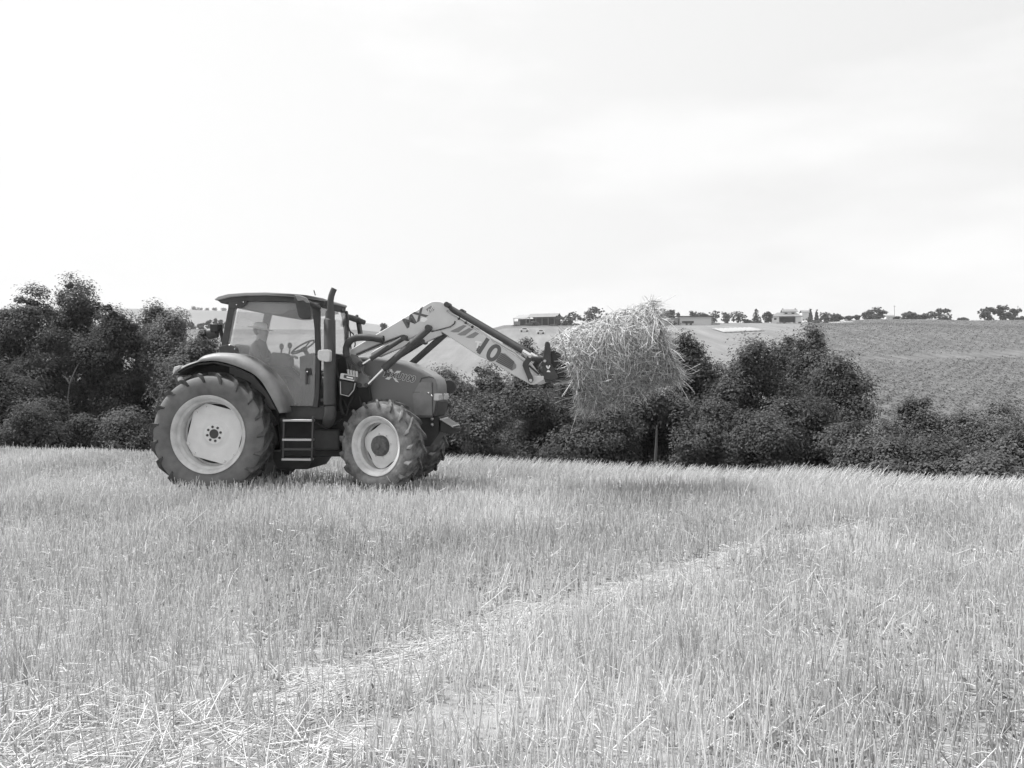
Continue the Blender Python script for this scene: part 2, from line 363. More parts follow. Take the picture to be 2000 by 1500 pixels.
# hedgerow trees and thickets beyond the field edge:
# picture column, top row, half width in picture px, distance, density scale, leaf material, label
HEDGE = [
 (-60, 560, 110, 31, 1.0, 0, 'dark broad tree whose crown is cut by the picture edge beside the tallest hedgerow tree'),
 (48, 552, 85, 29, 1.0, 1, 'round-topped dark hedgerow tree next to the tallest tree of the thicket'),
 (135, 524, 84, 31, 1.25, 1, 'tallest tree of the hedgerow with a ragged spike of leaves at its top'),
 (215, 586, 62, 29.5, 1.0, 0, 'dark tree with a leafy side branch reaching out towards the tractor'),
 (278, 598, 80, 32, .9, 0, 'low dark tree filling the dip between the side-branched tree and the airy tree'),
 (350, 592, 62, 30.5, .9, 2, 'airy tree with sky showing through its top, behind the tractor rear wheel'),
 (405, 640, 70, 29, 1.0, 1, 'low rounded tree behind the raised rear fender of the tractor'),
 (520, 690, 85, 30, 1.0, 0, 'dark tree hidden mostly behind the tractor cab'),
 (650, 705, 80, 30, .9, 0, 'dark tree hidden mostly behind the tractor exhaust pipe'),
 (770, 722, 70, 28, .9, 1, 'dark tree whose top shows above the tractor bonnet'),
 (872, 706, 62, 27, 1.0, 2, 'leafy paler tree beneath the bend of the loader arm'),
 (955, 692, 70, 29, 1.0, 1, 'broad leafy tree beneath the number on the loader arm'),
 (1026, 652, 24, 33, .45, 0, 'slim pointed dark tree rising above the end of the loader arm'),
 (1062, 668, 26, 34, .45, 1, 'small dark tree directly behind the headstock of the loader'),
 (1030, 735, 85, 25, 1.1, 0, 'wide dark thicket beneath the tip of the loader'),
 (1130, 690, 70, 30, 1.0, 0, 'dark tree behind the lower corner of the raised bale'),
 (1240, 715, 80, 27, 1.1, 0, 'dark shaded tree directly below the hanging straw bale'),
 (1346, 642, 44, 28, .95, 0, 'narrow feathery-topped tree just beyond the raised bale'),
 (1400, 700, 40, 31, .6, 1, 'small tree in the gap between the feathery tree and the large round tree'),
 (1478, 652, 84, 26, 1.3, 0, 'wide dark tree with knobbly crown below the white strip on the hill'),
 (1532, 648, 60, 28.5, 1.0, 0, 'dark tree between the knobbly-crowned tree and the tall tree before the farmhouse'),
 (1572, 630, 62, 27.5, 1.25, 0, 'tall dark tree whose crown rises in front of the farmhouse'),
 (1640, 672, 58, 25, 1.1, 0, 'large round dark tree overlapping the crop field'),
 (1540, 755, 95, 21.5, 1.1, 0, 'dark underwood at the foot of the wide dark trees'),
 (1400, 775, 85, 22, 1.0, 0, 'dark bush at the field edge beyond the broken stake'),
 (1665, 815, 60, 19.5, .8, 1, 'bush with pale leaf tips at the edge of the stubble below the round dark tree'),
 (1775, 764, 78, 22, 1.0, 1, 'broad paler bush in front of the crop field'),
 (1880, 790, 62, 20.5, .9, 1, 'rounded bush between the broad bush and the feathery grey bush'),
 (1948, 765, 70, 23, 1.0, 2, 'feathery grey bush standing against the crop field'),
 (2040, 815, 75, 18.5, .9, 1, 'pale-tipped bush cut by the picture edge at the end of the hedgerow'),
 (1945, 885, 55, 16.8, .5, 1, 'low bush creeping over the edge of the stubble'),
 (105, 778, 70, 24.8, .8, 0, 'low leafy bush in front of the tallest tree, next to the stubble'),
 (250, 800, 62, 25, .6, 1, 'low leafy bush beside the tractor rear tyre'),
 (190, 650, 95, 36, 1.0, 0, 'dark tree set back behind the dip between the tallest tree and the side-branched tree'),
 (60, 640, 110, 35, 1.0, 0, 'dark tree set back behind the round-topped tree of the thicket'),
 (430, 700, 90, 26, 1.0, 0, 'dark low thicket right behind the tractor rear wheel and fender'),
 (900, 770, 90, 23, 1.0, 1, 'leafy bush in front of the trees just past the tractor nose'),
 (1180, 780, 100, 23, 1.0, 0, 'shaded bush at the field edge under the bale and spikes'),
 (1290, 740, 75, 25, 1.0, 0, 'dark bush behind the broken stake'),
 (1480, 800, 90, 20.5, 1.0, 0, 'dark bush below the wide knobbly-crowned tree at the field edge'),
 (1720, 850, 60, 18.5, .7, 1, 'small bush at the edge between the pale-tipped bush and the broad paler bush'),
 (1830, 850, 75, 18.5, .9, 0, 'dark low bush in front of the rounded bush at the edge of the stubble'),
 (-30, 700, 80, 26, .8, 0, 'dark bush cut by the picture edge in front of the broad tree'),
 (298, 582, 58, 34, 1.0, 1, 'dark tree closing the skyline between the side-branched tree and the airy tree'),
]
for i, (px, ty, hw, d, dn, mm, lab) in enumerate(HEDGE):
    x = at(px, d); z = gz(x, d); bush = ty > 745
    h2 = hw/1732*d
    o = make_tree('bush' if bush else 'tree', (x, d, z-.1), zt(ty, d)-.1, h2*1.08, 100+i, leaf=.072 if not bush else .060, n_twigs=int(430*dn), per=170,
                  spread=.26 if not bush else .20, m=mm, depth=max(h2*.8, 1.2), low=.05)
    tag(o, lab, 'bush' if bush else 'tree', 'hedgerow bushes' if bush else 'hedgerow trees')
# broken stake standing in the shade below the bale, and a bare forked sapling
b = MB(); b.tube([(.02, 0, -.5), (-.02, 0, .4), (.01, .02, .8), (.02, 0, 1.22)], [.035, .032, .028, .014], 8); b.tube([(0, 0, .3), (.08, 0, .62)], [.015, .006], 5)
st = b.build('broken_stake', mat('grey_wood', .065, .9, .2, nscale=20, namp=.4), loc=(at(1281, 17.6), 17.6, gz(at(1281, 17.6), 17.6)))
tag(st, 'weathered broken stake standing in the shade below the straw bale', 'stake')
b = MB(); d = 25.6; x = at(134, d); z0 = gz(x, d); top = zt(722, d)-z0
b.tube([(0, 0, -.2), (.05, 0, top*.4), (-.02, 0, top*.72), (.03, 0, top*.86)], [.022, .02, .016, .013], 7)
b.tube([(.03, 0, top*.86), (-.1, 0, top*.93), (-.2, .0, top*.95)], [.022, .015, .006], 5); b.tube([(.03, 0, top*.86), (.2, 0, top), (.28, .02, top*1.06)], [.022, .016, .006], 5)
sp = b.build('bare_sapling', mat('pale_bark', .10, .9, .2, nscale=15, namp=.4), loc=(x, d, z0)); tag(sp, 'thin pale bare forked sapling in front of the tallest hedgerow tree', 'sapling')
# ------------------------------------------------------------------ tractor
AL = R_(-7); TX, TY = -4.234, 13.694
FXX, FXY, LXX, LXY = math.cos(AL), math.sin(AL), -math.sin(AL), math.cos(AL)
def P2(px, py, Y):
    """survey point: picture position on the tractor's lengthwise plane Y -> local (x, z) in metres"""
    u = (px-1000)/1732; v = (750-py)/1732
    t = (Y+TX*LXX+TY*LXY)/(u*LXX+LXY)
    return ((t*u-TX)*FXX+(t-TY)*FXY, 1.6+t*v)
def PL(pts, Y): return [P2(a, b, Y) for a, b in pts]
def P3(px, py, Y): x, z = P2(px, py, Y); return (x, Y, z)
def PT(pts, Y): return [P3(a, b, Y) for a, b in pts]

tractor = empty('tractor', (TX, TY, 0), AL)
tag(tractor, 'dusty farm tractor with front loader raising a straw bale, parked on the stubble', 'tractor')
K_PAINT = mat('red_paint', .15, .28, .5, nscale=3, namp=.12, dust=.45, dust_v=.2, dscale=2.2, bump=.05, bscale=60)
K_ROOF = mat('roof_paint', .26, .5, .4, nscale=3, namp=.15, dust=.4, dust_v=.35)
K_FEND = mat('fender_paint', .15, .30, .5, nscale=4, namp=.15, dust=.8, dust_v=.28, dscale=3)
K_ARM = mat('loader_paint', .58, .45, .4, nscale=4, namp=.10, dust=.5, dust_v=.48, dscale=3.5, bump=.05, bscale=50)
K_DARK = mat('dark_trim', .035, .5, .4, nscale=6, namp=.25, dust=.45, dust_v=.11, dscale=5)
K_CHAS = mat('chassis_black', .025, .6, .4, nscale=8, namp=.3, dust=.4, dust_v=.07, dscale=6)
K_EXH = mat('exhaust_metal', .05, .55, .4, metal=0, nscale=9, namp=.25, dust=.4, dust_v=.10, dscale=7, bump=.15, bscale=120)
K_RUB = mat('tyre_rubber', .11, .85, .2, nscale=10, namp=.2, dust=.6, dust_v=.26, dscale=2.4, bump=.15, bscale=50)
K_RUBF = mat('tyre_rubber_worn', .09, .8, .25, nscale=10, namp=.35, dust=1.0, dust_v=.25, dscale=7, bump=.6, bscale=30)
K_LUG = mat('tyre_lug', .045, .75, .25, nscale=14, namp=.3, dust=.5, dust_v=.16, dscale=9, bump=.2, bscale=60)
K_LUGF = mat('muddy_lug', .06, .85, .2, nscale=14, namp=.4, dust=.9, dust_v=.24, dscale=8, bump=.5, bscale=40)
K_RIM = mat('rim_paint', .78, .5, .4, nscale=5, namp=.10, dust=.35, dust_v=.5, dscale=4)
K_RIMB = mat('rim_barrel', .62, .6, .3, nscale=6, namp=.2, dust=.65, dust_v=.28, dscale=4)  # greyer than the disc: dirt plus the shade of the recess, put into colour
K_STEEL = mat('steel', .45, .3, .5, metal=.7, nscale=20, namp=.2)
K_CHROME = mat('chrome', .85, .15, .5, metal=1.0)
K_GREASE = mat('greasy_hub', .07, .5, .5, nscale=30, namp=.6, dust=.5, dust_v=.2, dscale=25, bump=.7, bscale=60)
K_LAMP = mat('lamp_lens', .55, .2, .6, nscale=20, namp=.15)
K_WHITE = mat('white_decal', .75, .5)
K_DECAL = mat('dark_decal', .10, .5)
K_GREYD = mat('grey_decal', .22, .5)
K_HOSE = mat('hose_rubber', .03, .55, .4, nscale=20, namp=.3, dust=.4, dust_v=.1, dscale=9)
K_INT = mat('cab_lining', .17, .8, .2, nscale=6, namp=.2)
K_SEAT = mat('seat_cloth', .06, .9, .2, nscale=10, namp=.2)
def glass_material(name, film=.22, tint=.82):
    m = bpy.data.materials.new(name); m.use_nodes = True; t = m.node_tree; t.nodes.clear(); L = t.links.new
    o = t.nodes.new('ShaderNodeOutputMaterial'); tr = t.nodes.new('ShaderNodeBsdfTransparent'); tr.inputs[0].default_value = (tint, tint, tint, 1)
    gl = t.nodes.new('ShaderNodeBsdfGlossy'); gl.inputs['Roughness'].default_value = .03
    di = t.nodes.new('ShaderNodeBsdfDiffuse'); di.inputs[0].default_value = (.75, .75, .75, 1)
    fr = t.nodes.new('ShaderNodeFresnel'); fr.inputs[0].default_value = 1.5
    gb = t.nodes.new('ShaderNodeNewGeometry'); mi = t.nodes.new('ShaderNodeMath'); mi.operation = 'MULTIPLY_ADD'; mi.inputs[1].default_value = -.8333; mi.inputs[2].default_value = 1.5; L(gb.outputs['Backfacing'], mi.inputs[0]); L(mi.outputs[0], fr.inputs[0])
    n = t.nodes.new('ShaderNodeTexNoise'); n.inputs['Scale'].default_value = 2.2; n.inputs['Detail'].default_value = 6
    tcn = t.nodes.new('ShaderNodeTexCoord'); L(tcn.outputs['Object'], n.inputs['Vector'])
    r = t.nodes.new('ShaderNodeMapRange'); L(n.outputs['Fac'], r.inputs[0]); r.inputs[1].default_value = .3; r.inputs[2].default_value = .7
    r.inputs[3].default_value = film*.6; r.inputs[4].default_value = film*1.4
    m1 = t.nodes.new('ShaderNodeMixShader'); L(r.outputs[0], m1.inputs[0]); L(tr.outputs[0], m1.inputs[1]); L(di.outputs[0], m1.inputs[2])
    m2 = t.nodes.new('ShaderNodeMixShader'); L(fr.outputs[0], m2.inputs[0]); L(m1.outputs[0], m2.inputs[1]); L(gl.outputs[0], m2.inputs[2])
    L(m2.outputs[0], o.inputs[0]); return m
K_GLASS = glass_material('dusty_glass', .09, .98); K_GLASS2 = glass_material('window_glass', .05, .95)

# ---- wheels
def tyre(name, m, R, rr, hw, n, lug_h, parent, bend=.30, lw=.05):
    b = MB(); Rb = R-lug_h
    half = [(hw*.80, rr-.015), (hw*.92, rr+.01), (hw*1.02, rr+(Rb-rr)*.25), (hw*1.06, rr+(Rb-rr)*.5), (hw*1.04, rr+(Rb-rr)*.72), (hw*.97, rr+(Rb-rr)*.88), (hw*.86, Rb-.012), (hw*.5, Rb+.004), (0, Rb+.008)]
    prof = half+[(-y, r) for y, r in half[-2::-1]]
    b.lathe(prof, seg=72); nside = len(b.f)
    rnd = random.Random(n)
    for s in (-1, 1):
        for k in range(n):
            th0 = 2*math.pi*(k+(.5 if s > 0 else 0))/n+rnd.uniform(-.01, .01)
            v = []; f = []; NS = 7
            for i in range(NS+1):
                t = i/NS
                if i == 0: y = s*hw*1.045; rb = rr+(Rb-rr)*.66; rt = rb+.004; th = th0-.03
                elif i == 1: y = s*hw*1.03; rb = Rb-.05; rt = Rb+.012; th = th0
                else:
                    q = (i-1)/(NS-1); y = s*hw*(1.0-1.06*q); rb = Rb-.03; rt = R-.02*(y/hw)**2-.004*rnd.random(); th = th0+bend*q**.85
                wb, wt = lw*1.25/R, lw*.72/R
                if i == 0: wb *= .8; wt *= .5
                yo = s*(.016 if i <= 2 else 0)
                for a, r in ((th-wb/2, rb), (th-wt/2, rt), (th+wt/2, rt), (th+wb/2, rb)):
                    v.append((r*math.cos(a), y+(yo if r == rt else 0), r*math.sin(a)))
            for i in range(NS):
                for c in range(3): f.append((i*4+c, i*4+c+1, i*4+4+c+1, i*4+4+c))
            f += [(0, 1, 2, 3), (NS*4+3, NS*4+2, NS*4+1, NS*4)]
            b.add(v, f)
    t_ = b.build(name, [m, K_LUG if m is K_RUB else K_LUGF], parent, ang=40)
    for p in t_.data.polygons:
        if p.index >= nside or (p.index % (len(prof)-1)) in range(6, len(prof)-7): p.material_index = 1
    return t_
def wheel(name, loc, rz, R, rr, hw, n, inset, side, front):
    """side -1: outer face towards -Y. The wheel mesh is its disc; tyre, rim and hub are its children."""
    o = side
    pl = MB()
    yd = o*(hw*1.0-inset)            # plane of the disc
    if not front:
        a0 = R_(-14); h, c = rr*.63, rr*.855
        pts = []
        for q in range(4):
            for da in (-.24, .24):
                a = a0+R_(45)+q*math.pi/2+da; rad = c if True else h; pts.append((rad*math.cos(a), rad*math.sin(a)))
        pl.prism(pts, yd-.006, yd+.006)
        for q in range(4):
            for da in (-.19, .19):
                a = a0+R_(45)+q*math.pi/2+da
                pl.tube([(c*.9*math.cos(a), yd+o*.006, c*.9*math.sin(a)), (c*.9*math.cos(a), yd+o*.03, c*.9*math.sin(a))], .017, 6)
        pl.lathe([(yd+o*.007, .21), (yd-o*.0+o*.008, .20), (yd+o*.035, .15), (yd+o*.04, .145), (yd+o*.04, .0)], seg=40)
    else:
        pts = []
        for q in range(64):
            a = q*2*math.pi/64; rad = rr*(.755+.075*math.cos(4*a+.9)); pts.append((rad*math.cos(a), rad*math.sin(a)))
        pl.prism(pts, yd-.006, yd+.006)
        pl.lathe([(yd+o*.007, rr*.66), (yd+o*.012, rr*.62), (yd+o*.05, rr*.46), (yd+o*.055, rr*.42), (yd+o*.055, 0)], seg=40)
        for q in range(8):
            a = q*math.pi/4+.2; rad = rr*.43; pl.tube([(rad*math.cos(a), yd+o*.054, rad*math.sin(a)), (rad*math.cos(a), yd+o*.078, rad*math.sin(a))], .012, 6)
    bk_ = MB().lathe([(yd-o*.05, 0), (yd-o*.05, rr*.9)], seg=32)  # dark disc added to give the gaps round the wheel disc their shade
    wv = pl.build(name, K_RIM, tractor, loc=loc, rot=(0, rnd_rot(), rz), ang=30)
    rm = MB()
    prof = [(hw*.80, rr-.02), (hw*.96, rr+.022), (hw*1.0, rr+.016), (hw*.97, rr-.004), (hw*.80, rr-.035), (hw*.62, rr-.042), (hw*.5, rr-.075), (hw*.2, rr*.86), (-hw*.3, rr*.85), (-hw*.6, rr-.05), (-hw*.95, rr+.01), (-hw*.97, rr+.02), (-hw*.8, rr-.01), (-hw*.3, rr*.88), (hw*.2, rr*.89), (hw*.5, rr-.06)]
    rm.lathe([(o*y, r) for y, r in prof], seg=72, closed=True)
    yr = yd-o*.02
    ri = rr*(.775 if front else .80); rm.lathe([(yr, rr*.88), (yr, ri), (yr-o*.008, ri), (yr-o*.008, rr*.88)], seg=64, closed=True)
    rm.build('rim', K_RIMB, wv, ang=40); bk_.build('shade_backing', K_CHAS, wv)
    hb = MB()
    if not front:
        for q in range(8):
            a = q*math.pi/4+.2; hb.tube([(.103*math.cos(a), yd+o*.038, .103*math.sin(a)), (.103*math.cos(a), yd+o*.052, .103*math.sin(a))], .019, 6)
        hb.tube([(0, yd+o*.030, 0), (0, yd+o*.048, 0)], .068, 24)
        hb.build('hub', K_EXH, wv)
    else:
        hb.lathe([(yd+o*.05, rr*.37), (yd+o*.10, rr*.36), (yd+o*.125, rr*.31), (yd+o*.13, rr*.2), (yd+o*.135, 0)], seg=24)
        hb.lathe([(yd+o*.135, .05), (yd+o*.155, .045), (yd+o*.16, 0)], seg=8)
        hb.build('hub', K_GREASE, wv)
    tyre('tyre', K_RUBF if front else K_RUB, R, rr, hw, n, .055 if not front else .046, wv, .34*(1 if o < 0 else 1) if not front else .30, .046 if not front else .046)
    return wv
def rnd_rot(): return 0.0
RX = 0.0; RZ = .755; FX_, FZ = 2.51, .705
wheel('rear_wheel', (0, -.80, .875), 0, .905, .545, .215, 19, .25, -1, False)
wheel('rear_wheel', (0, .80, .875), 0, .905, .545, .215, 19, .25, 1, False)
STEER = R_(-22)
wheel('front_wheel', (2.51, -.78, .725), STEER, .67, .405, .175, 17, .19, -1, True)
wheel('front_wheel', (2.51, .78, .725), STEER, .67, .405, .175, 17, .19, 1, True)

# ---- chassis, engine, axle
b = MB()
b.prism(PL([(540, 800), (700, 800), (700, 884), (670, 892), (548, 892)], -.45), -.45, .45)
b.prism(PL([(522, 880), (618, 880), (612, 900), (600, 917), (540, 917)], -.45), -.42, .42)
b.prism(PL([(690, 790), (800, 812), (858, 814), (858, 846), (840, 872), (690, 884)], -.3), -.30, .30)
b.tube([(0, -.75, .875), (0, -.42, .875)], .16, 16); b.tube([(0, .42, .875), (0, .75, .875)], .16, 16); b.box(-.35, .75, -.36, .36, .62, 1.15)
b.build('chassis', K_CHAS, tractor, bevel=.02)
b = MB(); b.hexa([(2.40, -.66, .60), (2.62, -.66, .60), (2.62, .66, .60), (2.40, .66, .60), (2.42, -.66, .72), (2.60, -.66, .72), (2.60, .66, .72), (2.42, .66, .72)])
for s in (-1, 1): b.tube([(2.51, s*.62, .52), (2.51, s*.62, .82)], .085, 12); b.ball((2.51, s*.60, .66), (.14, .10, .14))
b.tube([(2.30, -.6, .68), (2.30, .6, .68)], .022, 8); b.build('front_axle', K_CHAS, tractor, bevel=.015)
# engine side clutter behind the loader bracket
b = MB()
b.prism(PL([(652, 690), (690, 700), (700, 720), (700, 800), (655, 815)], -.42), -.40, .40)
b.tube(PT([(668, 760), (664, 790), (672, 812)], -.5), .03, 8); b.tube(PT([(690, 772), (682, 790), (676, 812)], -.52), .018, 8)
b.tube(PT([(664, 775), (672, 782), (680, 800)], -.53), .012, 6); b.tube(PT([(700, 770), (706, 790), (702, 812)], -.48), .02, 8)
b.tube(PT([(660, 700), (656, 715), (660, 735), (668, 745)], -.55), .022, 8)
b.tube(PT([(617, 826), (640, 838), (662, 826)], -.55), .012, 6); b.tube(PT([(612, 822), (636, 836), (668, 818)], -.6), .012, 6)
b.ball(P3(690, 762, -.5), .03); b.ball(P3(704, 760, -.5), .03)
b.build('engine_block', K_CHAS, tractor, bevel=.01)

# ---- bonnet
hood = MB().prism(PL([(688, 694), (712, 694), (740, 697.5), (770, 702), (798, 710), (824, 722), (841, 732), (850, 740), (853.5, 751), (854.5, 765), (853, 785), (850, 803), (846, 815), (838, 816), (808, 816), (760, 830), (700, 830), (690, 800)], -.38), -.39, .39).build('bonnet', K_PAINT, tractor, bevel=.125, bseg=6, ang=40)
b = MB()   # dark nose side panel with vents
b.prism(PL([(806, 772), (820, 745), (843, 747), (844, 811), (810, 811)], -.395), -.396, -.392)
b.build('side_panel', K_FEND, hood)
b = MB()
b.prism(PL([(819, 747), (823, 738), (838, 735), (848, 738), (848, 739.5), (838, 736.8), (824, 739.8), (821, 747)], -.397), -.3985, -.394)
b.prism(PL([(844, 747), (845.2, 747), (845.6, 811), (844.4, 811)], -.397), -.3985, -.394)
b.prism(PL([(806, 765.5), (820, 765.5), (820, 766.3), (806, 766.3)], -.397), -.3985, -.394)
b.build('panel_seam', K_DARK, hood)
b = MB()
for s in (-1, 1):
    b = MB(); b.prism(PL([(846.5, 768), (857, 768.5), (857, 783), (846.5, 783)], -.38), min(s*.393, s*.08), max(s*.393, s*.08)); b.build('headlight', K_LAMP, hood, bevel=.02)
b = MB(); b.prism(PL([(847, 784.5), (856.5, 784.5), (853.5, 800), (849, 814), (845, 814)], -.38), -.37, .37); b.build('grille', K_DARK, hood, bevel=.01)
for a, c in ((837, 767.5), (843, 773)): MB().ball(P3(a, c, -.40), .017).build('fastener', K_CHROME, hood)
for a, c in ((844, 818), (844, 829.5)): MB().ball(P3(a, c, -.32), .026).build('bolt', K_STEEL, tractor)

def lettering(text, parent, px, py, Y, ang, size, m, shear=0., sx=1., bold=.0, ext=.0015):
    cu = bpy.data.curves.new('lettering', 'FONT'); cu.body = text; cu.size = size; cu.align_x = 'CENTER'; cu.align_y = 'CENTER'; cu.shear = shear; cu.offset = bold; cu.extrude = ext; cu.space_character = 1.0
    cu.materials.append(m); tmp = bpy.data.objects.new('tmp', cu); C.objects.link(tmp); me = bpy.data.meshes.new_from_object(tmp.evaluated_get(bpy.context.evaluated_depsgraph_get())); bpy.data.objects.remove(tmp)
    o = bpy.data.objects.new('lettering', me); C.objects.link(o); o.parent = parent
    x, z = P2(px, py, Y); o.location = (x, Y, z)
    o.rotation_euler = Matrix.Rotation(R_(90), 3, 'X').to_euler(); o.rotation_euler = (Matrix.Rotation(R_(-ang), 3, 'Y') @ Matrix.Rotation(R_(90), 3, 'X')).to_euler(); o.scale = (sx, 1, 1); return o
lettering('MXU100', hood, 779, 735.5, -.3985, -11, .125, K_WHITE, .25, 1.02, .009, .0008)
lettering('MXU100', hood, 779, 735.5, -.4005, -11, .125, K_DECAL, .25, 1.02, .004, .0008)
b = MB()
for q in ([(760, 722), (765.5, 721), (768, 728.5), (763, 726)], [(770, 729), (775, 724), (784, 724.5), (779, 729)], [(752, 740), (758, 736), (764.5, 736.6), (760, 742)], [(767, 737), (772.5, 739), (779, 747), (773, 745.5)]):
    b.prism(PL(q, -.40), -.4025, -.394)
b.build('emblem', K_WHITE, hood)

# ---- cab
roof = MB().prism(PL([(419, 584), (427, 578.5), (446, 573.5), (480, 571), (520, 570.3), (560, 572.5), (598, 576), (622, 580), (627, 582.5), (626, 587), (598, 582.5), (560, 579), (520, 577), (480, 578), (450, 580.5), (432, 585), (421, 587)], -.74), -.75, .75).build('roof', K_ROOF, tractor, bevel=.022, bseg=3)
def taper(o):
    xf = P2(627, 583, -.74)[0]; xs = P2(585, 580, -.74)[0]
    for v in o.data.vertices:
        t = min(1, max(0, (v.co.x-xs)/(xf-xs))); v.co.y *= 1-.35*t*t
taper(roof)
MB().prism(PL([(425, 586.8), (432, 584.6), (450, 580.2), (480, 577.6), (520, 576.6), (560, 578.6), (598, 582.1), (625, 586.6), (622, 598), (598, 592), (560, 589.4), (520, 588.4), (482, 588.6), (450, 589), (440, 592.4), (432, 592.6)], -.72), -.725, .725).build('roof_rim', K_DARK, roof, bevel=.01); taper(roof.children[0])
MB().prism(PL([(450, 588), (606, 592), (606, 600), (560, 606), (548, 612), (530, 613), (452, 600)], -.70), -.60, .62).build('headliner', K_INT, roof, bevel=.02)
frame = MB()
for s in (1, -1):
    def pr(pts, Y0, Y1):
        frame.prism(PL(pts, -.70), min(s*Y0, s*Y1), max(s*Y0, s*Y1))
    pr([(448, 588), (470, 588), (458, 604), (445, 670), (443, 690), (430, 690), (432, 672), (446, 596)], -.70, -.61)
    pr([(606, 590), (622, 592), (625, 610), (624, 640), (626, 700), (624, 770), (621, 796), (611, 796), (615, 770), (617, 700), (615.5, 640), (610, 606)], -.705, -.64)
    pr([(556, 793.5), (621, 793.5), (640, 796), (640, 820), (560, 820), (553, 806)], -.66, -.40)
    pr([(463, 689), (470, 694), (491, 705), (511, 720), (527, 737), (541, 757), (551, 780), (557, 794), (553, 806), (548, 783), (538, 760), (524, 741), (508, 724), (488, 709), (468, 698.5), (455, 694)], -.70, -.60)
frame.box(*[P2(431, 690, -.7)[0], P2(444, 690, -.7)[0]], -.62, .62, 1.98, 2.04)
frame.box(P2(560, 800, -.6)[0], P2(632, 800, -.6)[0], -.45, .45, 1.18, 1.24)
frame.prism(PL([(632, 700), (650, 706), (650, 800), (632, 800)], -.6), -.60, .60)
frame = frame.build('cab_frame', K_DARK, tractor, bevel=.012)
for pts, bolts in (([(446, 587.5), (484, 587.5), (481, 594), (474, 600), (456, 602.5), (446, 601)], [(462, 595), (475.5, 590)]), ([(428, 677), (446, 672.5), (457, 676), (464, 682), (463.5, 689.5), (429, 690)], [(447.8, 674.5), (458.5, 681.5)])):
    pp = MB().prism(PL(pts, -.715), -.722, -.70).build('corner_plate', K_DARK, frame, bevel=.006)
    for q in bolts: MB().ball(P3(*q, -.724), .011).build('bolt', K_CHROME, frame)
DOOR = [(456, 604), (474, 600), (484, 589), (606, 591), (611, 606), (615, 640), (617, 700), (615, 770), (611.5, 793.5), (557, 793.5), (551, 779), (541, 756), (527, 736), (511, 719), (491, 704.5), (470, 693.5), (464, 689), (446, 671)]
door = MB().prism(PL(DOOR, -.69), -.692, -.686).build('door', K_GLASS, tractor)
b = MB(); b.prism(PL([(597, 719), (608, 719.5), (608.5, 733), (601, 734), (597, 728)], -.70), -.715, -.696); b.prism(PL([(598.5, 722), (602.5, 722), (602.2, 751), (598.3, 751)], -.70), -.745, -.72); b.build('handle', K_DARK, door, bevel=.006)
MB().ball(P3(600.3, 726, -.745), (.014, .01, .014)).build('lock', K_CHROME, door)
b = MB(); dpl = PL(DOOR, -.69); b.tube([(x, -.69, z) for x, z in dpl[3:10]], .007, 6); b.build('door_trim', K_CHAS, door)
MB().prism(PL(DOOR, -.69), .686, .692).build('side_window', K_GLASS2, tractor)
xa, za = P2(447, 676, -.69); xb, zb = P2(460, 602, -.69)
MB().hexa([(xa, -.6, za), (xa+.01, -.6, za), (xa+.01, .6, za), (xa, .6, za), (xb, -.6, zb), (xb+.01, -.6, zb), (xb+.01, .6, zb), (xb, .6, zb)]).build('rear_window', K_GLASS2, tractor)
xa, za = P2(632, 700, -.64); xb, zb = P2(622, 598, -.64)
MB().hexa([(xa, -.63, za), (xa+.008, -.63, za), (xa+.008, .63, za), (xa, .63, za), (xb, -.63, zb), (xb+.008, -.63, zb), (xb+.008, .63, zb), (xb, .63, zb)]).build('windscreen', K_GLASS2, tractor)
# inner wheel housings and floor seen through the glass
for s in (1, -1):
    b = MB(); pts = PL([(446, 690), (470, 696), (500, 714), (528, 742), (548, 780), (556, 800), (500, 800), (446, 760)], -.68)
    b.prism(pts, min(s*.67, s*.42), max(s*.67, s*.42)); b.build('wheel_housing', K_INT, tractor, bevel=.03)
x0 = P2(511, 650, 0)[0]; zh = P2(511, 645, 0)[1]       # driver's head
seat = MB().box(x0-.22, x0+.28, -.25, .25, zh-.92, zh-.80).build('seat', K_SEAT, tractor, bevel=.04, bseg=3)
MB().hexa([(x0-.24, -.24, zh-.86), (x0-.14, -.24, zh-.86), (x0-.14, .24, zh-.86), (x0-.24, .24, zh-.86), (x0-.36, -.22, zh-.22), (x0-.27, -.22, zh-.22), (x0-.27, .22, zh-.22), (x0-.36, .22, zh-.22)]).build('backrest', K_SEAT, seat, bevel=.04, bseg=3)
MB().box(x0-.15, x0+.2, -.18, .18, 1.24, zh-.92).build('seat_base', K_CHAS, seat, bevel=.02)
wc = Vector(P3(592, 678, 0)); b = MB(); nrm = Vector((-.52, 0, .85)).normalized(); e1 = Vector((0, 1, 0)); e2 = nrm.cross(e1)
ring = [wc+(e1*math.cos(a)+e2*math.sin(a))*.195 for a in np.linspace(0, 2*math.pi, 33)]
b.tube(ring, .014, 8, caps=False)
for a in (0, 2.1, 4.2): b.tube([wc-nrm*.03, wc+(e1*math.cos(a)+e2*math.sin(a))*.19], .011, 6)
b.tube([wc-nrm*.01, wc-nrm*.06], .05, 12); b.build('steering_wheel', K_DARK, tractor)
b = MB(); b.tube([wc-nrm*.05, wc-nrm*.28], .035, 10); bx = Vector(P3(606, 700, 0)); b.hexa([(bx.x-.10, -.16, 1.2), (bx.x+.16, -.2, 1.2), (bx.x+.16, .2, 1.2), (bx.x-.10, .16, 1.2), (bx.x-.12, -.14, bx.z+.02), (bx.x+.1, -.17, bx.z+.08), (bx.x+.1, .17, bx.z+.08), (bx.x-.12, .14, bx.z+.02)]); b.build('dashboard', K_DARK, tractor, bevel=.02)
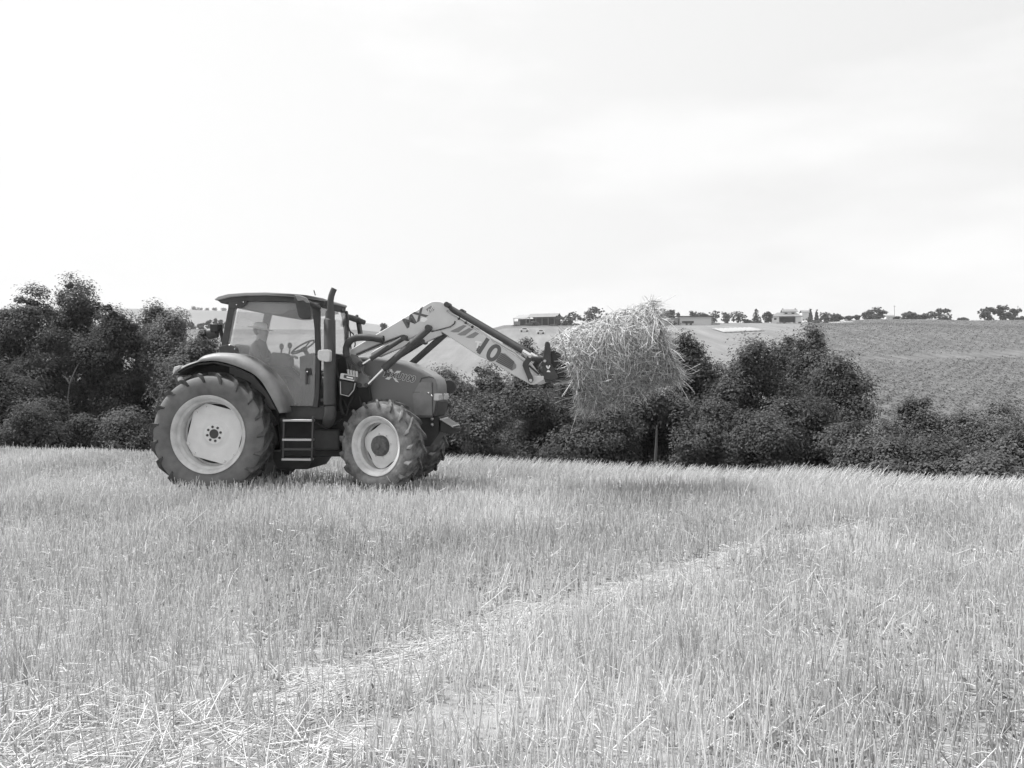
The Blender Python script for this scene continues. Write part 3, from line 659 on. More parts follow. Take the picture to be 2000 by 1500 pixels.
b = MB(); b.prism(PL([(535, 688), (560, 690), (572, 700), (572, 716), (530, 716)], -.35), -.45, -.28); b.build('control_console', K_SEAT, tractor, bevel=.02)
for a, c in ((550, 674), (566, 672)):
    b = MB(); b.tube(PT([(a-1, 692), (a, 682)], -.36), .014, 8); b.ball(P3(a, c+3, -.36), (.035, .028, .05)); b.build('control_lever', K_SEAT, tractor)

# ---- fenders
def fender(s):
    b = MB()
    outer = [(336, 732), (340, 722), (350, 716), (366, 709), (382, 704), (390, 696), (402, 691.4), (420, 688.4), (450, 689.5), (470, 695), (490, 706), (510, 721), (526, 738), (540, 758), (550, 780), (555, 806)]
    inner = [(337, 733.5), (345, 727.5), (355, 721.5), (369, 714), (385, 708.5), (396, 706.2), (410, 705), (422, 705), (441, 708.5), (461, 715), (480, 722.5), (496, 731), (511, 745), (526, 769), (538, 791), (546, 807)]
    O = PL(outer, -.95); I = PL(inner, -.95)
    def fine(p, k=4):      # smooth curve through the surveyed points
        q = []
        for i in range(len(p)-1):
            p0, p1, p2, p3 = (Vector(p[max(i-1, 0)]), Vector(p[i]), Vector(p[i+1]), Vector(p[min(i+2, len(p)-1)]))
            for j in range(k):
                t = j/k; q.append(.5*((2*p1)+(p2-p0)*t+(2*p0-5*p1+4*p2-p3)*t*t+(3*p1-p0-3*p2+p3)*t**3))
        return q+[Vector(p[-1])]
    O, I = fine(O), fine(I); n = len(O); v = []
    for a, c in zip(I, O):
        for f_, y in ((0, .962), (.06, .966), (.35, .962), (.62, .945), (.82, .915), (.95, .875), (1, .83), (1.02, .5)):
            p = a.lerp(c, f_); v.append((p.x, s*y, p.y))
    b.add(v, [(i*8+k, i*8+k+1, i*8+8+k+1, i*8+8+k) for i in range(n-1) for k in range(7)])
    bm_o = b.build('fender', K_FEND, tractor, ang=60); so = bm_o.modifiers.new('thick', 'SOLIDIFY'); so.thickness = .012
    b = MB(); I2 = PL([(350, 727), (385, 712), (420, 708), (458, 717), (495, 734), (524, 769), (545, 808)], -.9)
    for i in range(len(I2)-1):
        p, q = I2[i], I2[i+1]; b.hexa([(p[0], s*.93, p[1]-.01), (q[0], s*.93, q[1]-.01), (q[0], s*.52, q[1]-.01), (p[0], s*.52, p[1]-.01), (p[0], s*.93, p[1]+.012), (q[0], s*.93, q[1]+.012), (q[0], s*.52, q[1]+.03), (p[0], s*.52, p[1]+.03)])
    b.build('fender_liner', K_CHAS, bm_o)
    MB().prism(PL([(348, 728), (385, 710), (440, 700), (500, 722), (545, 790), (545, 830), (365, 830)], -.52), min(s*.54, s*.50), max(s*.54, s*.50)).build('inner_panel', K_CHAS, bm_o)
    b = MB(); b.prism(PL([(338, 726), (341, 716.5), (352, 713.5), (352, 719), (344, 724), (339, 731)], -.96), min(s*.975, s*.80), max(s*.975, s*.80)); b.build('tail_light', K_LAMP, bm_o, bevel=.01)
    b = MB(); b.ball(P3(353, 741, -.9), .045) if s < 0 else b.ball((P2(353, 741, -.9)[0], .9, P2(353, 741, -.9)[1]), .045); x, z = P2(353, 741, -.9); b.tube([(x, s*.86, z), (x+.05, s*.7, z+.05)], .02, 6); b.build('reflector', K_LAMP, bm_o)
fender(-1); fender(1)

# ---- exhaust, mirrors, lamps, ladder
b = MB(); b.tube(PT([(644, 790), (644, 700), (644, 625), (644.5, 623)], -.78), [.088, .086, .083, .07], 24)
ex = b.build('exhaust', K_EXH, tractor, ang=40)
b = MB(); b.tube(PT([(644.5, 626), (645, 607)], -.78), [.07, .066], 20); b.tube(PT([(645, 609), (645.2, 596), (645.8, 586), (647.5, 577), (650, 570), (653, 563.5)], -.78), [.047, .045, .045, .044, .043, .042], 18); b.build('exhaust_tip', K_EXH, ex, ang=40)
b = MB(); p = PT([(645, 793), (645.5, 804), (645, 812)], -.78); q = P3(642, 822, -.68); q2 = P3(640, 828, -.45); b.tube(p+[q, q2], [.080, .084, .086, .085, .08], 18); b.build('exhaust_elbow', K_EXH, ex, ang=40)
for zz in (1.95, 1.35): MB().box(P2(628, 700, -.7)[0], P2(650, 700, -.7)[0], -.74, -.60, zz, zz+.04).build('exhaust_bracket', K_DARK, ex)
b = MB(); b.prism(PL([(622, 686), (625, 683.5), (643, 682.5), (645.3, 686), (645, 705), (641, 707.5), (625, 704), (622, 700)], -.95), -.99, -.87); il = b.build('indicator_lamp', K_LAMP, tractor, bevel=.02, bseg=3)
b = MB(); b.tube([P3(618, 696, -.70), P3(630, 695, -.88)], .018, 8); b.build('lamp_arm', K_DARK, il)
def mirror(s):
    sg = (lambda y: y) if s < 0 else (lambda y: -y)
    xo = P2(576, 577, -.97)
    b = MB(); pts = PL([(578, 577), (585, 577.5), (599, 583), (604, 592), (607.5, 600), (608.5, 620), (605, 624), (590, 623), (584.5, 618), (580, 598), (576, 582)], -.97)
    b.prism(pts, min(sg(-1.02), sg(-.95)), max(sg(-1.02), sg(-.95))); m = b.build('mirror', K_DARK, tractor, bevel=.02, bseg=3)
    b = MB(); b.prism(PL([(577, 577), (585, 576.5), (600, 582), (606, 592), (600, 592), (594, 587), (583, 588.5)], -1.0), min(sg(-1.035), sg(-1.0)), max(sg(-1.035), sg(-1.0))); b.build('mirror_shell', K_FEND, m, bevel=.008)
    b = MB()
    A = [P3(584, 589, -1.0), P3(604, 592, -.93), P3(623, 602, -.72)]
    A = [(a[0], sg(a[1]), a[2]) for a in A]; b.tube(A, [.03, .035, .04], 8); b.build('mirror_arm', K_DARK, m)
mirror(-1)
# far mirror bracket in front of the windscreen
b = MB(); b.tube([P3(672, 617, .72), P3(690, 622, .85), P3(712, 630, 1.0)], [.045, .05, .04], 10); m2 = b.build('mirror_arm', K_DARK, tractor)
b = MB(); p = PT([(696, 620), (702, 619), (709, 662), (703, 664)], 1.0); b.prism([(a[0], a[2]) for a in p], .92, 1.06); b.ball(P3(697, 618, 1.0), .03); b.build('mirror', K_DARK, m2, bevel=.015)
b = MB(); b.tube(PT([(675, 640), (690, 652), (694, 672), (690, 690)], .7), .012, 6); b.tube(PT([(672, 612), (684, 648), (686, 690)], .62), .012, 6); b.build('cable', K_HOSE, tractor)
MB().prism(PL([(657, 596), (668, 599), (668, 607), (660, 609)], .3), .3, .42).build('work_light', K_DARK, roof, bevel=.01); MB().prism(PL([(636, 587), (642, 588), (641, 598), (636, 597)], -.6), -.66, -.5).build('work_light', K_DARK, roof, bevel=.01)
wl = MB().tube([P3(424, 650, -.30), P3(408, 652, -.30)], [.075, .085], 16).build('work_light', K_DARK, tractor)
b = MB(); b.tube(PT([(436, 668), (432, 648), (424, 636), (418, 640)], -.30), .03, 8); b.box(*sorted((P2(416, 640, -.3)[0], P2(431, 640, -.3)[0])), -.40, -.22, P2(430, 648, -.3)[1], P2(430, 634, -.3)[1]); b.build('lamp_bracket', K_CHAS, wl, bevel=.02)
b = MB(); b.tube(PT([(613, 567), (616, 577)], 0), .008, 5); b.build('aerial', K_CHAS, roof)
lad = None
for a, c in ((554.5, 816), (611, 813)):
    rl = MB().prism(PL([(a-1.3, c), (a+2.2, c), (a+.2 if a < 600 else a-.5, 900), (a-3 if a < 600 else a-3.5, 900)], -.86), -.875, -.845).build('ladder' if lad is None else 'side_rail', K_EXH, tractor if lad is None else lad, bevel=.004); lad = lad or rl
for c in (821, 858.6, 877, 897):
    b = MB(); x0l, zc = P2(554-(c-816)*.03, c, -.86); x1l = P2(611-(c-816)*.03, c, -.86)[0]; b.box(x0l, x1l, -.90, -.76, zc-.016, zc+.016); b.build('step', K_STEEL if c != 877 else K_DARK, lad, bevel=.006)
b = MB(); b.hexa([(P2(556, 822, -.6)[0], -.78, P2(556, 822, -.6)[1]), (P2(610, 822, -.6)[0], -.78, P2(556, 822, -.6)[1]), (P2(610, 822, -.6)[0], -.62, P2(556, 822, -.6)[1]), (P2(556, 822, -.6)[0], -.62, P2(556, 822, -.6)[1])]+[(P2(a, 816, -.6)[0], y, P2(556, 816, -.6)[1]) for a, y in ((556, -.78), (610, -.78), (610, -.62), (556, -.62))]); b.build('ladder_bracket', K_CHAS, lad)
b = MB(); b.prism(PL([(614, 838), (668, 838), (668, 880), (614, 880)], -.5), -.62, -.45); b.build('fuel_tank', K_CHAS, tractor, bevel=.05, bseg=3)

# ---- front hitch
def yedge(a, c, Y): return P3(a, c, Y)
b = MB()
qa, qb = P3(861, 819, -.40), P3(884, 833, -.40)
for i in range(5):
    f = i/4; 
    b.tube([(qa[0]+.0, -.40+.5*f, qa[2]), (qb[0], -.40+.5*f, qb[2])], .011, 6)
for f in (0, 1): pa = qa if f == 0 else qb; b.tube([(pa[0], -.41, pa[2]), (pa[0], .11, pa[2])], .013, 6)
b.build('grating', K_STEEL, tractor)
b = MB(); b.prism(PL([(860, 821), (884, 835), (899, 836), (899, 842), (880, 849), (860, 843)], -.36), -.36, .12); b.prism([(qa[0], qa[2]-.035), (qb[0], qb[2]-.035), (qb[0], qb[2]-.02), (qa[0], qa[2]-.02)], -.38, .10)
hitch = b.build('front_hitch', K_CHAS, tractor, bevel=.008)
b = MB()
for q in ([(899, 829), (916, 826), (916, 830), (899, 833)], [(899, 843), (915, 841), (915, 845), (899, 848)], [(899, 829), (904, 829), (904, 847), (899, 847)], [(911.5, 828), (916, 827), (916, 845), (911.5, 845)]):
    b.prism(PL(q, -.15), -.16, -.02)
b.build('hitch_eye', K_EXH, hitch, bevel=.004)
b = MB(); x, z = P2(877, 755, .62); b.lathe([(.62, .0), (.64, .0), (.64, .10), (.62, .115), (.60, .10), (.60, 0)], (x, 0, z), 24); b.tube([(x, .62, z), (x-.25, .45, z-.25)], .015, 6); b.build('marker_disc', K_EXH, tractor)

# ---- front loader
ARM = [(682, 692), (684, 683), (836, 592.5), (843, 589), (851, 588), (860, 589), (868, 592.5), (874, 598), (878, 606), (892, 617.5), (920, 637.5), (954, 661.5), (990, 684), (1022, 705), (1034, 722), (1044, 735), (1062, 734), (1062, 742), (1050, 749), (1040, 752), (1034, 750), (1000, 731), (960, 707), (936, 696), (890, 666), (858, 645), (846, 647), (836, 645), (818, 653), (794, 664), (787, 657), (697, 694)]
YA = -.60
def arm(s):
    y0, y1 = (YA, YA+.11) if s < 0 else (-YA-.11, -YA)
    a = MB().prism(PL(ARM, YA), y0, y1).build('loader_arm', K_ARM, tractor, bevel=.012)
    def cyl(name, p0, p1, r, q0, q1, rr, yy):
        o = MB().tube([(P3(*p0, YA)[0], yy, P3(*p0, YA)[2]), (P3(*p1, YA)[0], yy, P3(*p1, YA)[2])], r, 16).build(name, K_EXH, tractor, ang=40)
        MB().tube([(P3(*q0, YA)[0], yy, P3(*q0, YA)[2]), (P3(*q1, YA)[0], yy, P3(*q1, YA)[2])], rr, 12).build('piston_rod', K_CHROME, o, ang=40)
        return o
    cyl('lift_cylinder', (839, 643), (751, 721), .050, (752, 720), (722, 750), .022, s*.66 if s < 0 else s*.56)
    cyl('tilt_cylinder', (874, 599), (1020, 685), .043, (1019, 684.5), (1036, 695), .028, s*.555)
    cyl('levelling_rod', (791, 660), (726, 701), .036, (728, 700), (711, 711), .018, s*.655 if s < 0 else s*.56)
    for q, r in (((839, 641), .045), ((792, 660), .042), ((875, 596), .038)):
        x, z = P2(*q, YA); MB().tube([(x, s*.72, z), (x, s*.48, z)], r, 14).build('pivot_pin', K_EXH, a, ang=40)
    b = MB(); b.tube([(P2(873, 607, YA)[0], s*.61, P2(873, 607, YA)[1]), (P2(936, 643, YA)[0], s*.61, P2(936, 643, YA)[1])], .014, 8); b.tube([(P2(960, 662, YA)[0], s*.61, P2(960, 662, YA)[1]), (P2(1005, 688, YA)[0], s*.612, P2(1005, 688, YA)[1]), (P2(1025, 706, YA)[0], s*.60, P2(1025, 706, YA)[1])], .013, 8)
    b.build('hydraulic_pipe', K_STEEL, a)
    for k in range(3): MB().ball((P2(897+k*13, 622+k*8, YA)[0], s*.615, P2(897+k*13, 622+k*8, YA)[1]), .022).build('pipe_clamp', K_DARK, a)
    b = MB(); b.tube([(P2(x, z, YA)[0], s*.62, P2(x, z, YA)[1]) for x, z in ((697, 692), (740, 673), (786, 655.5))], .016, 8); b.build('hydraulic_hose', K_HOSE, a); b = MB(); b.tube([(P2(x, z, YA)[0], s*.61, P2(x, z, YA)[1]) for x, z in ((843, 648), (862, 643), (880, 638), (888, 632), (889, 627))], .009, 6)
    b.build('hydraulic_hose', K_HOSE, a)
    LK = [(1031, 695), (1037.6, 694), (1041, 699), (1039.5, 704), (1034, 709.6), (1033, 714), (1035, 724), (1041, 736), (1042.5, 743), (1038, 748), (1033.6, 746), (1030, 736), (1024, 721.6), (1021, 714), (1022.5, 708), (1026, 703)]
    l = MB().prism(PL(LK, YA), min(s*.66, s*.615), max(s*.66, s*.615)).build('tilt_link', K_DARK, tractor, bevel=.008)
    for q in ((1036, 696.5), (1037.5, 743)): x, z = P2(*q, YA); MB().tube([(x, s*.68, z), (x, s*.56, z)], .022, 12).build('pivot_pin', K_STEEL, l)
    b = MB(); p0 = P2(1037, 700, YA); p1 = P2(1064, 701, YA); b.tube([(p0[0], s*.58, p0[1]), (p1[0], s*.52, p1[1])], .035, 10); p0 = P2(1033, 714, YA); p1 = P2(1052, 731, YA); b.tube([(p0[0], s*.6, p0[1]), (p1[0], s*.56, p1[1])], .014, 8); b.build('crowd_link', K_DARK, tractor)
    return a
arm_n = arm(-1); arm_f = arm(1)
b = MB(); x, z = P2(985, 700, YA); b.tube([(x, -.50, z), (x, .50, z)], .075, 20); b.build('cross_tube', K_ARM, tractor)
# decals on the near arm
YD = YA-.0015
lettering('MX', arm_n, 810, 622, YD, 30.5, .205, K_DECAL, .0, 1.18, .006)
b = MB(); b.prism(PL([(832, 604), (842, 597), (848.5, 605), (838, 611.5)], YD), YD-.002, YA+.002); em = b.build('emblem', K_GREYD, arm_n)
b = MB(); b.tube(PT([(836.5, 611), (838, 603.5), (841, 606), (845.5, 598)], YD-.003), .008, 4); b.tube(PT([(839, 611), (840.5, 606.5), (843, 608.5), (847, 601)], YD-.003), .006, 4); b.build('emblem_mark', K_WHITE, em)
b = MB(); b.prism(PL([(822, 622), (826, 619.5), (833, 621), (835, 624), (829, 629), (821, 628)], YD), YD-.001, YA+.002); b.build('sticker', K_WHITE, arm_n)
b = MB()
for q in ([(879, 647), (886, 649.3), (896, 649), (911.5, 636.5), (905, 634.6)], [(893, 653), (900, 655.5), (909, 655), (923.5, 643.5), (916, 640.5)], [(909, 658.5), (916, 660.5), (925, 660), (936, 651.5), (928.5, 648)]):
    b.prism(PL(q, YD), YD-.002, YA+.002)
b.build('stripe', K_GREYD, arm_n)
lettering('10', arm_n, 953, 684, YD, -33, .345, K_DECAL, .0, 1.05, .010)
lettering('T', arm_n, 932.5, 673.5, YD-.002, -8, .125, K_WHITE, .1, 1.1, .006)
lettering('T', arm_n, 933, 681, YD-.0005, -20, .10, K_DECAL, .1, 1.1, .006)
b = MB(); RB = [(978, 689.5), (987, 690.5), (1003, 705), (1008.5, 713), (1008, 719), (1000, 724), (990, 718), (968, 706)]; b.prism(PL(RB, YD), YD-.003, YA+.002); rb = b.build('ribbed_panel', K_GREYD, arm_n)
b = MB()
for k in range(6):
    f = k/5; p0 = (978-10*f+1, 690+15.5*f); p1 = (1004-4*f, 707+14*f); b.tube(PT([p0, p1], YD-.004), .009, 4)
b.build('rib', K_DECAL, rb)
# bracket, hoses, coupler
BR = [(688, 690), (697, 695), (704, 702), (707, 706), (712, 711), (710, 716), (709, 722), (710, 727), (713.6, 731), (721.6, 735), (723, 742), (724, 750), (721, 755), (716, 757), (701, 757), (696, 750), (690, 735), (684, 715), (682, 698)]
for s in (-1, 1):
    bk = MB().prism(PL(BR, -.56), min(s*.50, s*.60), max(s*.50, s*.60)).build('loader_bracket', K_FEND, tractor, bevel=.012)
    for q, r in (((717, 752), .032), ((703, 752), .03), ((703, 726), .02), ((705, 711), .04)):
        x, z = P2(*q, -.6); MB().tube([(x, s*.64, z), (x, s*.50, z)], r, 14).build('pivot_pin', K_EXH, bk)
    b = MB(); x, z = P2(700, 770, -.5); b.hexa([(x-.15, s*.34, z-.25), (x+.2, s*.34, z-.25), (x+.2, s*.40, z-.25), (x-.15, s*.40, z-.25), (x-.08, s*.44, z+.12), (x+.16, s*.44, z+.12), (x+.16, s*.56, z+.12), (x-.08, s*.56, z+.12)]); b.build('bracket_foot', K_CHAS, bk)
YH = -.72
hp = PT([(747, 663), (738, 661.5), (729, 660), (718, 659), (708, 658.8), (697, 659.5), (687, 663), (680, 670), (676.5, 679), (676, 688), (677.5, 697)], YH)
hs = MB().tube(hp, [.052, .052, .050, .052, .050, .052, .050, .053, .050, .051, .046], 16).build('hose_bundle', K_HOSE, tractor, ang=60)
MB().lathe([(-.0, .0), (.0, .045), (.02, .056), (.0, .06)], (0, 0, 0), 16).build('hose_end', K_HOSE, hs, loc=hp[0], rot=(0, 0, R_(-90)))
for i in range(4):
    e = (680+i*5.4, 722.5+i*1.2)
    h = MB().tube([P3(676+i*1.5, 693, YH), P3(677.5+i*3.0, 705, YH-.01), P3(679+i*5.0, 714, YH-.02), P3(*e, YH-.02)], .015, 8).build('hydraulic_hose', K_HOSE, tractor)
    MB().tube([P3(e[0], e[1]-1, YH-.02), P3(e[0]+.5, e[1]+5, YH-.02), P3(e[0]+.6, e[1]+10, YH-.02)], [.022, .019, .024], 10).build('coupling', K_STEEL, h, ang=30)
cp = MB().prism(PL([(669, 729.5), (672, 728.8), (697.5, 734.5), (695.5, 745.5), (667.5, 740)], YH), -.82, -.64).build('coupler_block', K_STEEL, tractor, bevel=.008)
b = MB(); b.prism(PL([(672, 731.5), (692.5, 736), (691.5, 742), (671, 738)], -.82), -.823, -.80); b.build('coupler_plate', K_DARK, cp)
b = MB(); b.prism(PL([(677, 735), (690, 737.5), (689.5, 740), (677, 737.5)], -.823), -.8245, -.80); b.build('nameplate', K_WHITE, cp)
b = MB(); b.prism(PL([(664, 742), (695, 747), (692, 761), (681, 773), (666, 770)], YH), -.80, -.62); b.build('coupler_body', K_CHAS, cp, bevel=.015)
b = MB(); b.tube(PT([(665, 745), (665.5, 770), (681, 774), (691, 762), (694, 748)], -.83), .007, 5); b.build('guard_wire', K_STEEL, cp)
# headstock that carries the bale spikes
hd = None
for s in (-1, 1):
    b = MB(); b.prism(PL([(1063, 680), (1063.6, 672), (1065.4, 667), (1071, 667), (1073.5, 671), (1074.8, 678), (1075.4, 686), (1076, 709), (1083, 721), (1090.5, 735), (1089.6, 739.5), (1077.6, 743.5), (1062, 741), (1059, 728), (1058.6, 708)], YA), min(s*.58, s*.53), max(s*.58, s*.53))
    hd = b.build('headstock' if s < 0 else 'side_plate', K_DARK, tractor if s < 0 else hd, bevel=.01) if s < 0 else (b.build('side_plate', K_DARK, hd, bevel=.01), hd)[1]
b = MB(); b.prism(PL([(1074, 686), (1080, 684), (1086, 686), (1093, 690), (1099, 699), (1105, 716), (1110, 734), (1093, 739), (1083, 722), (1076, 709)], YA+.05), -.52, .52); b.build('back_panel', K_CHAS, hd, bevel=.01)
b = MB(); p = PL([(1063, 741), (1090, 740), (1110, 735), (1112, 738), (1092, 745), (1064, 747)], YA); b.prism(p, -.56, .56); b.build('lower_edge', K_EXH, hd, bevel=.008)
b = MB()
b.tube(PT([(1067, 714), (1069.5, 718.5), (1070.6, 720), (1071.7, 718.5), (1074, 714)], -.583), .012, 5)
b.build('emblem', K_WHITE, hd); b = MB(); b.prism(PL([(1067.5, 726.5), (1069, 723.5), (1072, 723), (1074.5, 725), (1075, 727)], -.583), -.586, -.578); b.build('emblem', K_WHITE, hd)
MB().tube([(P2(1064, 705, YA)[0], -.6, P2(1064, 705, YA)[1]), (P2(1064, 705, YA)[0], -.5, P2(1064, 705, YA)[1])], .02, 10).build('pivot_pin', K_STEEL, hd)
BX = Vector(P3(1117, 725, 0)); BY = Vector(P3(1297, 663, 0)); ax = (BY-BX).normalized()
for y in (-.3, .3):
    s0 = BX+Vector((0, y, -.12)); MB().tube([s0-ax*.16, s0+ax*.5, s0+ax*.95], [.028, .022, .004], 8).build('bale_spike', K_STEEL, hd)
# ------------------------------------------------------------------ driver
def tw(p):  # tractor local -> world
    p = Vector(p); return Vector((TX+p.x*FXX+p.y*LXX, TY+p.x*FXY+p.y*LXY, p.z))
def person():
    hx, hz = x0, zh
    V = []; E = []; Rd = []
    def v(p, r, a=None):
        V.append(p); Rd.append(r); i = len(V)-1
        if a is not None: E.append((a, i))
        return i
    pel = v((hx-.06, 0, hz-.74), .15); ab = v((hx-.07, 0, hz-.58), .14, pel); ch = v((hx-.06, 0, hz-.40), .155, ab); nk0 = v((hx-.03, 0, hz-.23), .10, ch)
    nk = v((hx-.01, 0, hz-.15), .055, nk0); jaw = v((hx+.01, 0, hz-.07), .075, nk); hd = v((hx, 0, hz+.02), .098, jaw); v((hx-.01, 0, hz+.08), .085, hd)
    v((hx+.115, 0, hz-.03), .016, jaw)                     # nose
    hands = []
    for s in (-1, 1):
        sh = v((hx-.05, s*.19, hz-.28), .068, nk0); el = v((hx+.10, s*.27, hz-.50), .048, sh); wr = v((hx+.36, s*.19, hz-.42), .030, el)
        pm = v((hx+.43, s*.175, hz-.405), .034, wr); hands.append(V[pm])
        for q in range(4):
            b0 = v((hx+.475, s*(.20-.02*q), hz-.40), .0095, pm); b1 = v((hx+.505-.004*q, s*(.20-.02*q), hz-.415), .009, b0); v((hx+.50-.004*q, s*(.198-.02*q), hz-.44), .008, b1)
        t0 = v((hx+.44, s*.135, hz-.40), .011, pm); v((hx+.475, s*.125, hz-.42), .0095, t0)
        hp = v((hx-.02, s*.10, hz-.78), .095, pel); kn = v((hx+.40, s*.15, hz-.74), .068, hp); an = v((hx+.42, s*.15, hz-1.12), .045, kn); v((hx+.52, s*.15, hz-1.16), .04, an)
    me = bpy.data.meshes.new('person'); me.from_pydata(V, E, []); me.update()
    o = bpy.data.objects.new('person', me); C.objects.link(o)
    sk = o.modifiers.new('skin', 'SKIN'); sub = o.modifiers.new('sub', 'SUBSURF'); sub.levels = sub.render_levels = 1
    for i, r in enumerate(Rd): me.skin_vertices[0].data[i].radius = (r, r); me.skin_vertices[0].data[i].use_root = (i == 0)
    dg = bpy.context.evaluated_depsgraph_get(); ev = o.evaluated_get(dg); nm = bpy.data.meshes.new_from_object(ev)
    bpy.data.objects.remove(o)
    nm.materials.append(mat('shirt', .10, .9, .2, nscale=9, namp=.2)); nm.materials.append(mat('skin', .32, .6, .3))
    hd_ = Vector((hx, 0, hz-.02)); hv = [Vector(h)+Vector((.03, 0, 0)) for h in hands]
    for p in nm.polygons:
        c = p.center; p.use_smooth = True
        if (c-hd_).length < .155 or min((c-h).length for h in hv) < .10: p.material_index = 1
    o = bpy.data.objects.new('person', nm); C.objects.link(o); o.location = (TX, TY, 0); o.rotation_euler = (0, 0, AL)
    tag(o, 'driver in a pale sun hat sitting in the tractor cab', 'person')
    b = MB(); b.lathe([(0, .0), (.0, .06), (-.03, .098), (-.075, .108), (-.085, .112), (-.095, .185), (-.108, .205), (-.10, .186), (-.09, .112)], (0, 0, 0), 28)
    hat = b.build('hat', mat('straw_hat', .85, .8, .2, nscale=30, namp=.1), o, loc=(hx-.01, 0, hz+.125), rot=(R_(90), R_(0), 0), ang=60)
    # the lathe turns about Y, so stand it upright and tip it forward a little
    hat.rotation_euler = (Matrix.Rotation(R_(10), 3, 'Y') @ Matrix.Rotation(R_(90), 3, 'X')).to_euler()
    b = MB()
    for s in (-1, 1): b.ball((hx+.088, s*.035, hz-.005), .012, 8, 6)
    b.build('eyes', K_CHAS, o)
    b = MB(); b.tube([(hx+.088, -.028, hz-.085), (hx+.097, 0, hz-.083), (hx+.088, .028, hz-.085)], .006, 5); b.build('mouth', mat('lips', .15, .6), o)
    for s in (-1, 1): MB().ball((hx-.005, s*.095, hz-.015), (.022, .012, .034)).build('ear', nm.materials[1], o)
    b = MB(); b.ball((hx-.035, 0, hz+.01), (.09, .10, .10), 14, 10); b.build('hair', mat('hair', .12, .8), o)
person()

# ------------------------------------------------------------------ straw bale
M_STRAW = mat('straw', .60, .8, .1, tone=.75, trans=.3)
M_CORE = mat('straw_core', .40, .95, .1, nscale=25, namp=.6, bump=1.0, bscale=60)
g = np.random.default_rng(21)
B0 = np.array(tw(BX)); B1 = np.array(tw(BY)); A = B1-B0; LEN = np.linalg.norm(A); A /= LEN
UPV = np.array([0, 0, 1.]); UPV = UPV-A*(UPV@A); UPV /= np.linalg.norm(UPV); SDV = np.cross(A, UPV)
RADB = .595
def strips(base, dirs, length, rad, curve, g, segs=3):
    """thin three-sided curved straws; base (n,3), dirs (n,3), curve (n,3) bend vector"""
    n = len(base); t = np.linspace(0, 1, segs+1)
    ctr = base[:, None]+dirs[:, None]*(t[None, :, None]*length[:, None, None])+curve[:, None]*(t**2)[None, :, None]*length[:, None, None]
    d = dirs/np.linalg.norm(dirs, axis=1)[:, None]; a = np.cross(d, g.normal(size=(n, 3))); a /= np.linalg.norm(a, axis=1)[:, None]; b_ = np.cross(d, a)
    ang = np.arange(3)*2*math.pi/3; tap = (1-.35*t)
    off = a[:, None, None]*np.cos(ang)[None, None, :, None]+b_[:, None, None]*np.sin(ang)[None, None, :, None]
    V = ctr[:, :, None]+off*(rad[:, None]*tap[None])[:, :, None, None]
    m = (segs+1)*3; V = V.reshape(-1, 3); i0 = (np.arange(n)*m)[:, None, None]
    k = np.arange(segs)[None, :, None]*3; c = np.arange(3)[None, None]; c1 = (c+1) % 3
    F = np.stack([i0+k+c, i0+k+c1, i0+k+3+c1, i0+k+3+c], -1).reshape(-1, 4)
    return V, F, m
bale = empty('straw_bale', tuple((B0+B1)/2)); tag(bale, 'shaggy round straw bale held tilted in the air on the loader spikes', 'straw bale')
ctr = (B0+B1)/2
b = MB(); nr_, ns_ = 15, 64; vs = []; fs = []
for i in range(nr_+1):
    f = i/nr_; 
    for k in range(ns_):
        a = 2*math.pi*k/ns_; r = RADB*(.94 if 0 < i < nr_ else .88)*(1+.006*math.sin(3*a+f*5)+.006*math.sin(7*a+2*f))
        p = (f-.5)*(LEN-.06)*A+r*(math.cos(a)*UPV+math.sin(a)*SDV); vs.append(tuple(p))
for i in range(nr_):
    for k in range(ns_): fs.append((i*ns_+k, i*ns_+(k+1) % ns_, (i+1)*ns_+(k+1) % ns_, (i+1)*ns_+k))
fs += [tuple(range(ns_)), tuple(range(nr_*ns_, (nr_+1)*ns_))]
b.add(vs, fs); b.build('bale_core', M_CORE, bale, ang=60)
n = 21000
f = g.random(n); a = g.random(n)*2*math.pi; radial = np.cos(a)[:, None]*UPV+np.sin(a)[:, None]*SDV; tang = -np.sin(a)[:, None]*UPV+np.cos(a)[:, None]*SDV
base = (f-.5)[:, None]*LEN*A+radial*RADB*(.955+.05*g.random(n))[:, None]
d = tang*g.normal(size=n)[:, None]*.9+A*(g.normal(size=n)*.55)[:, None]+radial*(.02+.14*g.random(n)**2)[:, None]; d[:, 2] -= .35*g.random(n)
d /= np.linalg.norm(d, axis=1)[:, None]
ln = .08+.24*g.random(n)**1.6; cv = -radial*.28+np.array([0, 0, -.15])*g.random(n)[:, None]+g.normal(size=(n, 3))*.22
V1, F1, m1 = strips(base, d, ln, .0024+.0036*g.random(n)**2, cv, g); t1 = np.repeat(g.random(n), m1)
# ends: straw poking out of the two faces, hanging from the high end
n2 = 8000; e = np.where(g.random(n2) < .45, -1, 1); rr = np.sqrt(g.random(n2))*RADB; rim = g.random(n2) < .45; rr = np.where(rim, RADB*(.9+.1*g.random(n2)), rr); a = g.random(n2)*2*math.pi
radial = np.cos(a)[:, None]*UPV+np.sin(a)[:, None]*SDV; base = (e*.5*LEN)[:, None]*A+radial*rr[:, None]-A*(e*.02)[:, None]
d = A*(e*(.1+.3*g.random(n2)))[:, None]+g.normal(size=(n2, 3))*.55; d[:, 2] -= .35; d /= np.linalg.norm(d, axis=1)[:, None]
ln = (.04+.12*g.random(n2)**2.0)*np.where(e < 0, .8, 1.2); V2, F2_, m2_ = strips(base, d, ln, .0026+.0032*g.random(n2), np.array([0, 0, -.45])*g.random(n2)[:, None], g); t2 = np.repeat(g.random(n2), m2_)
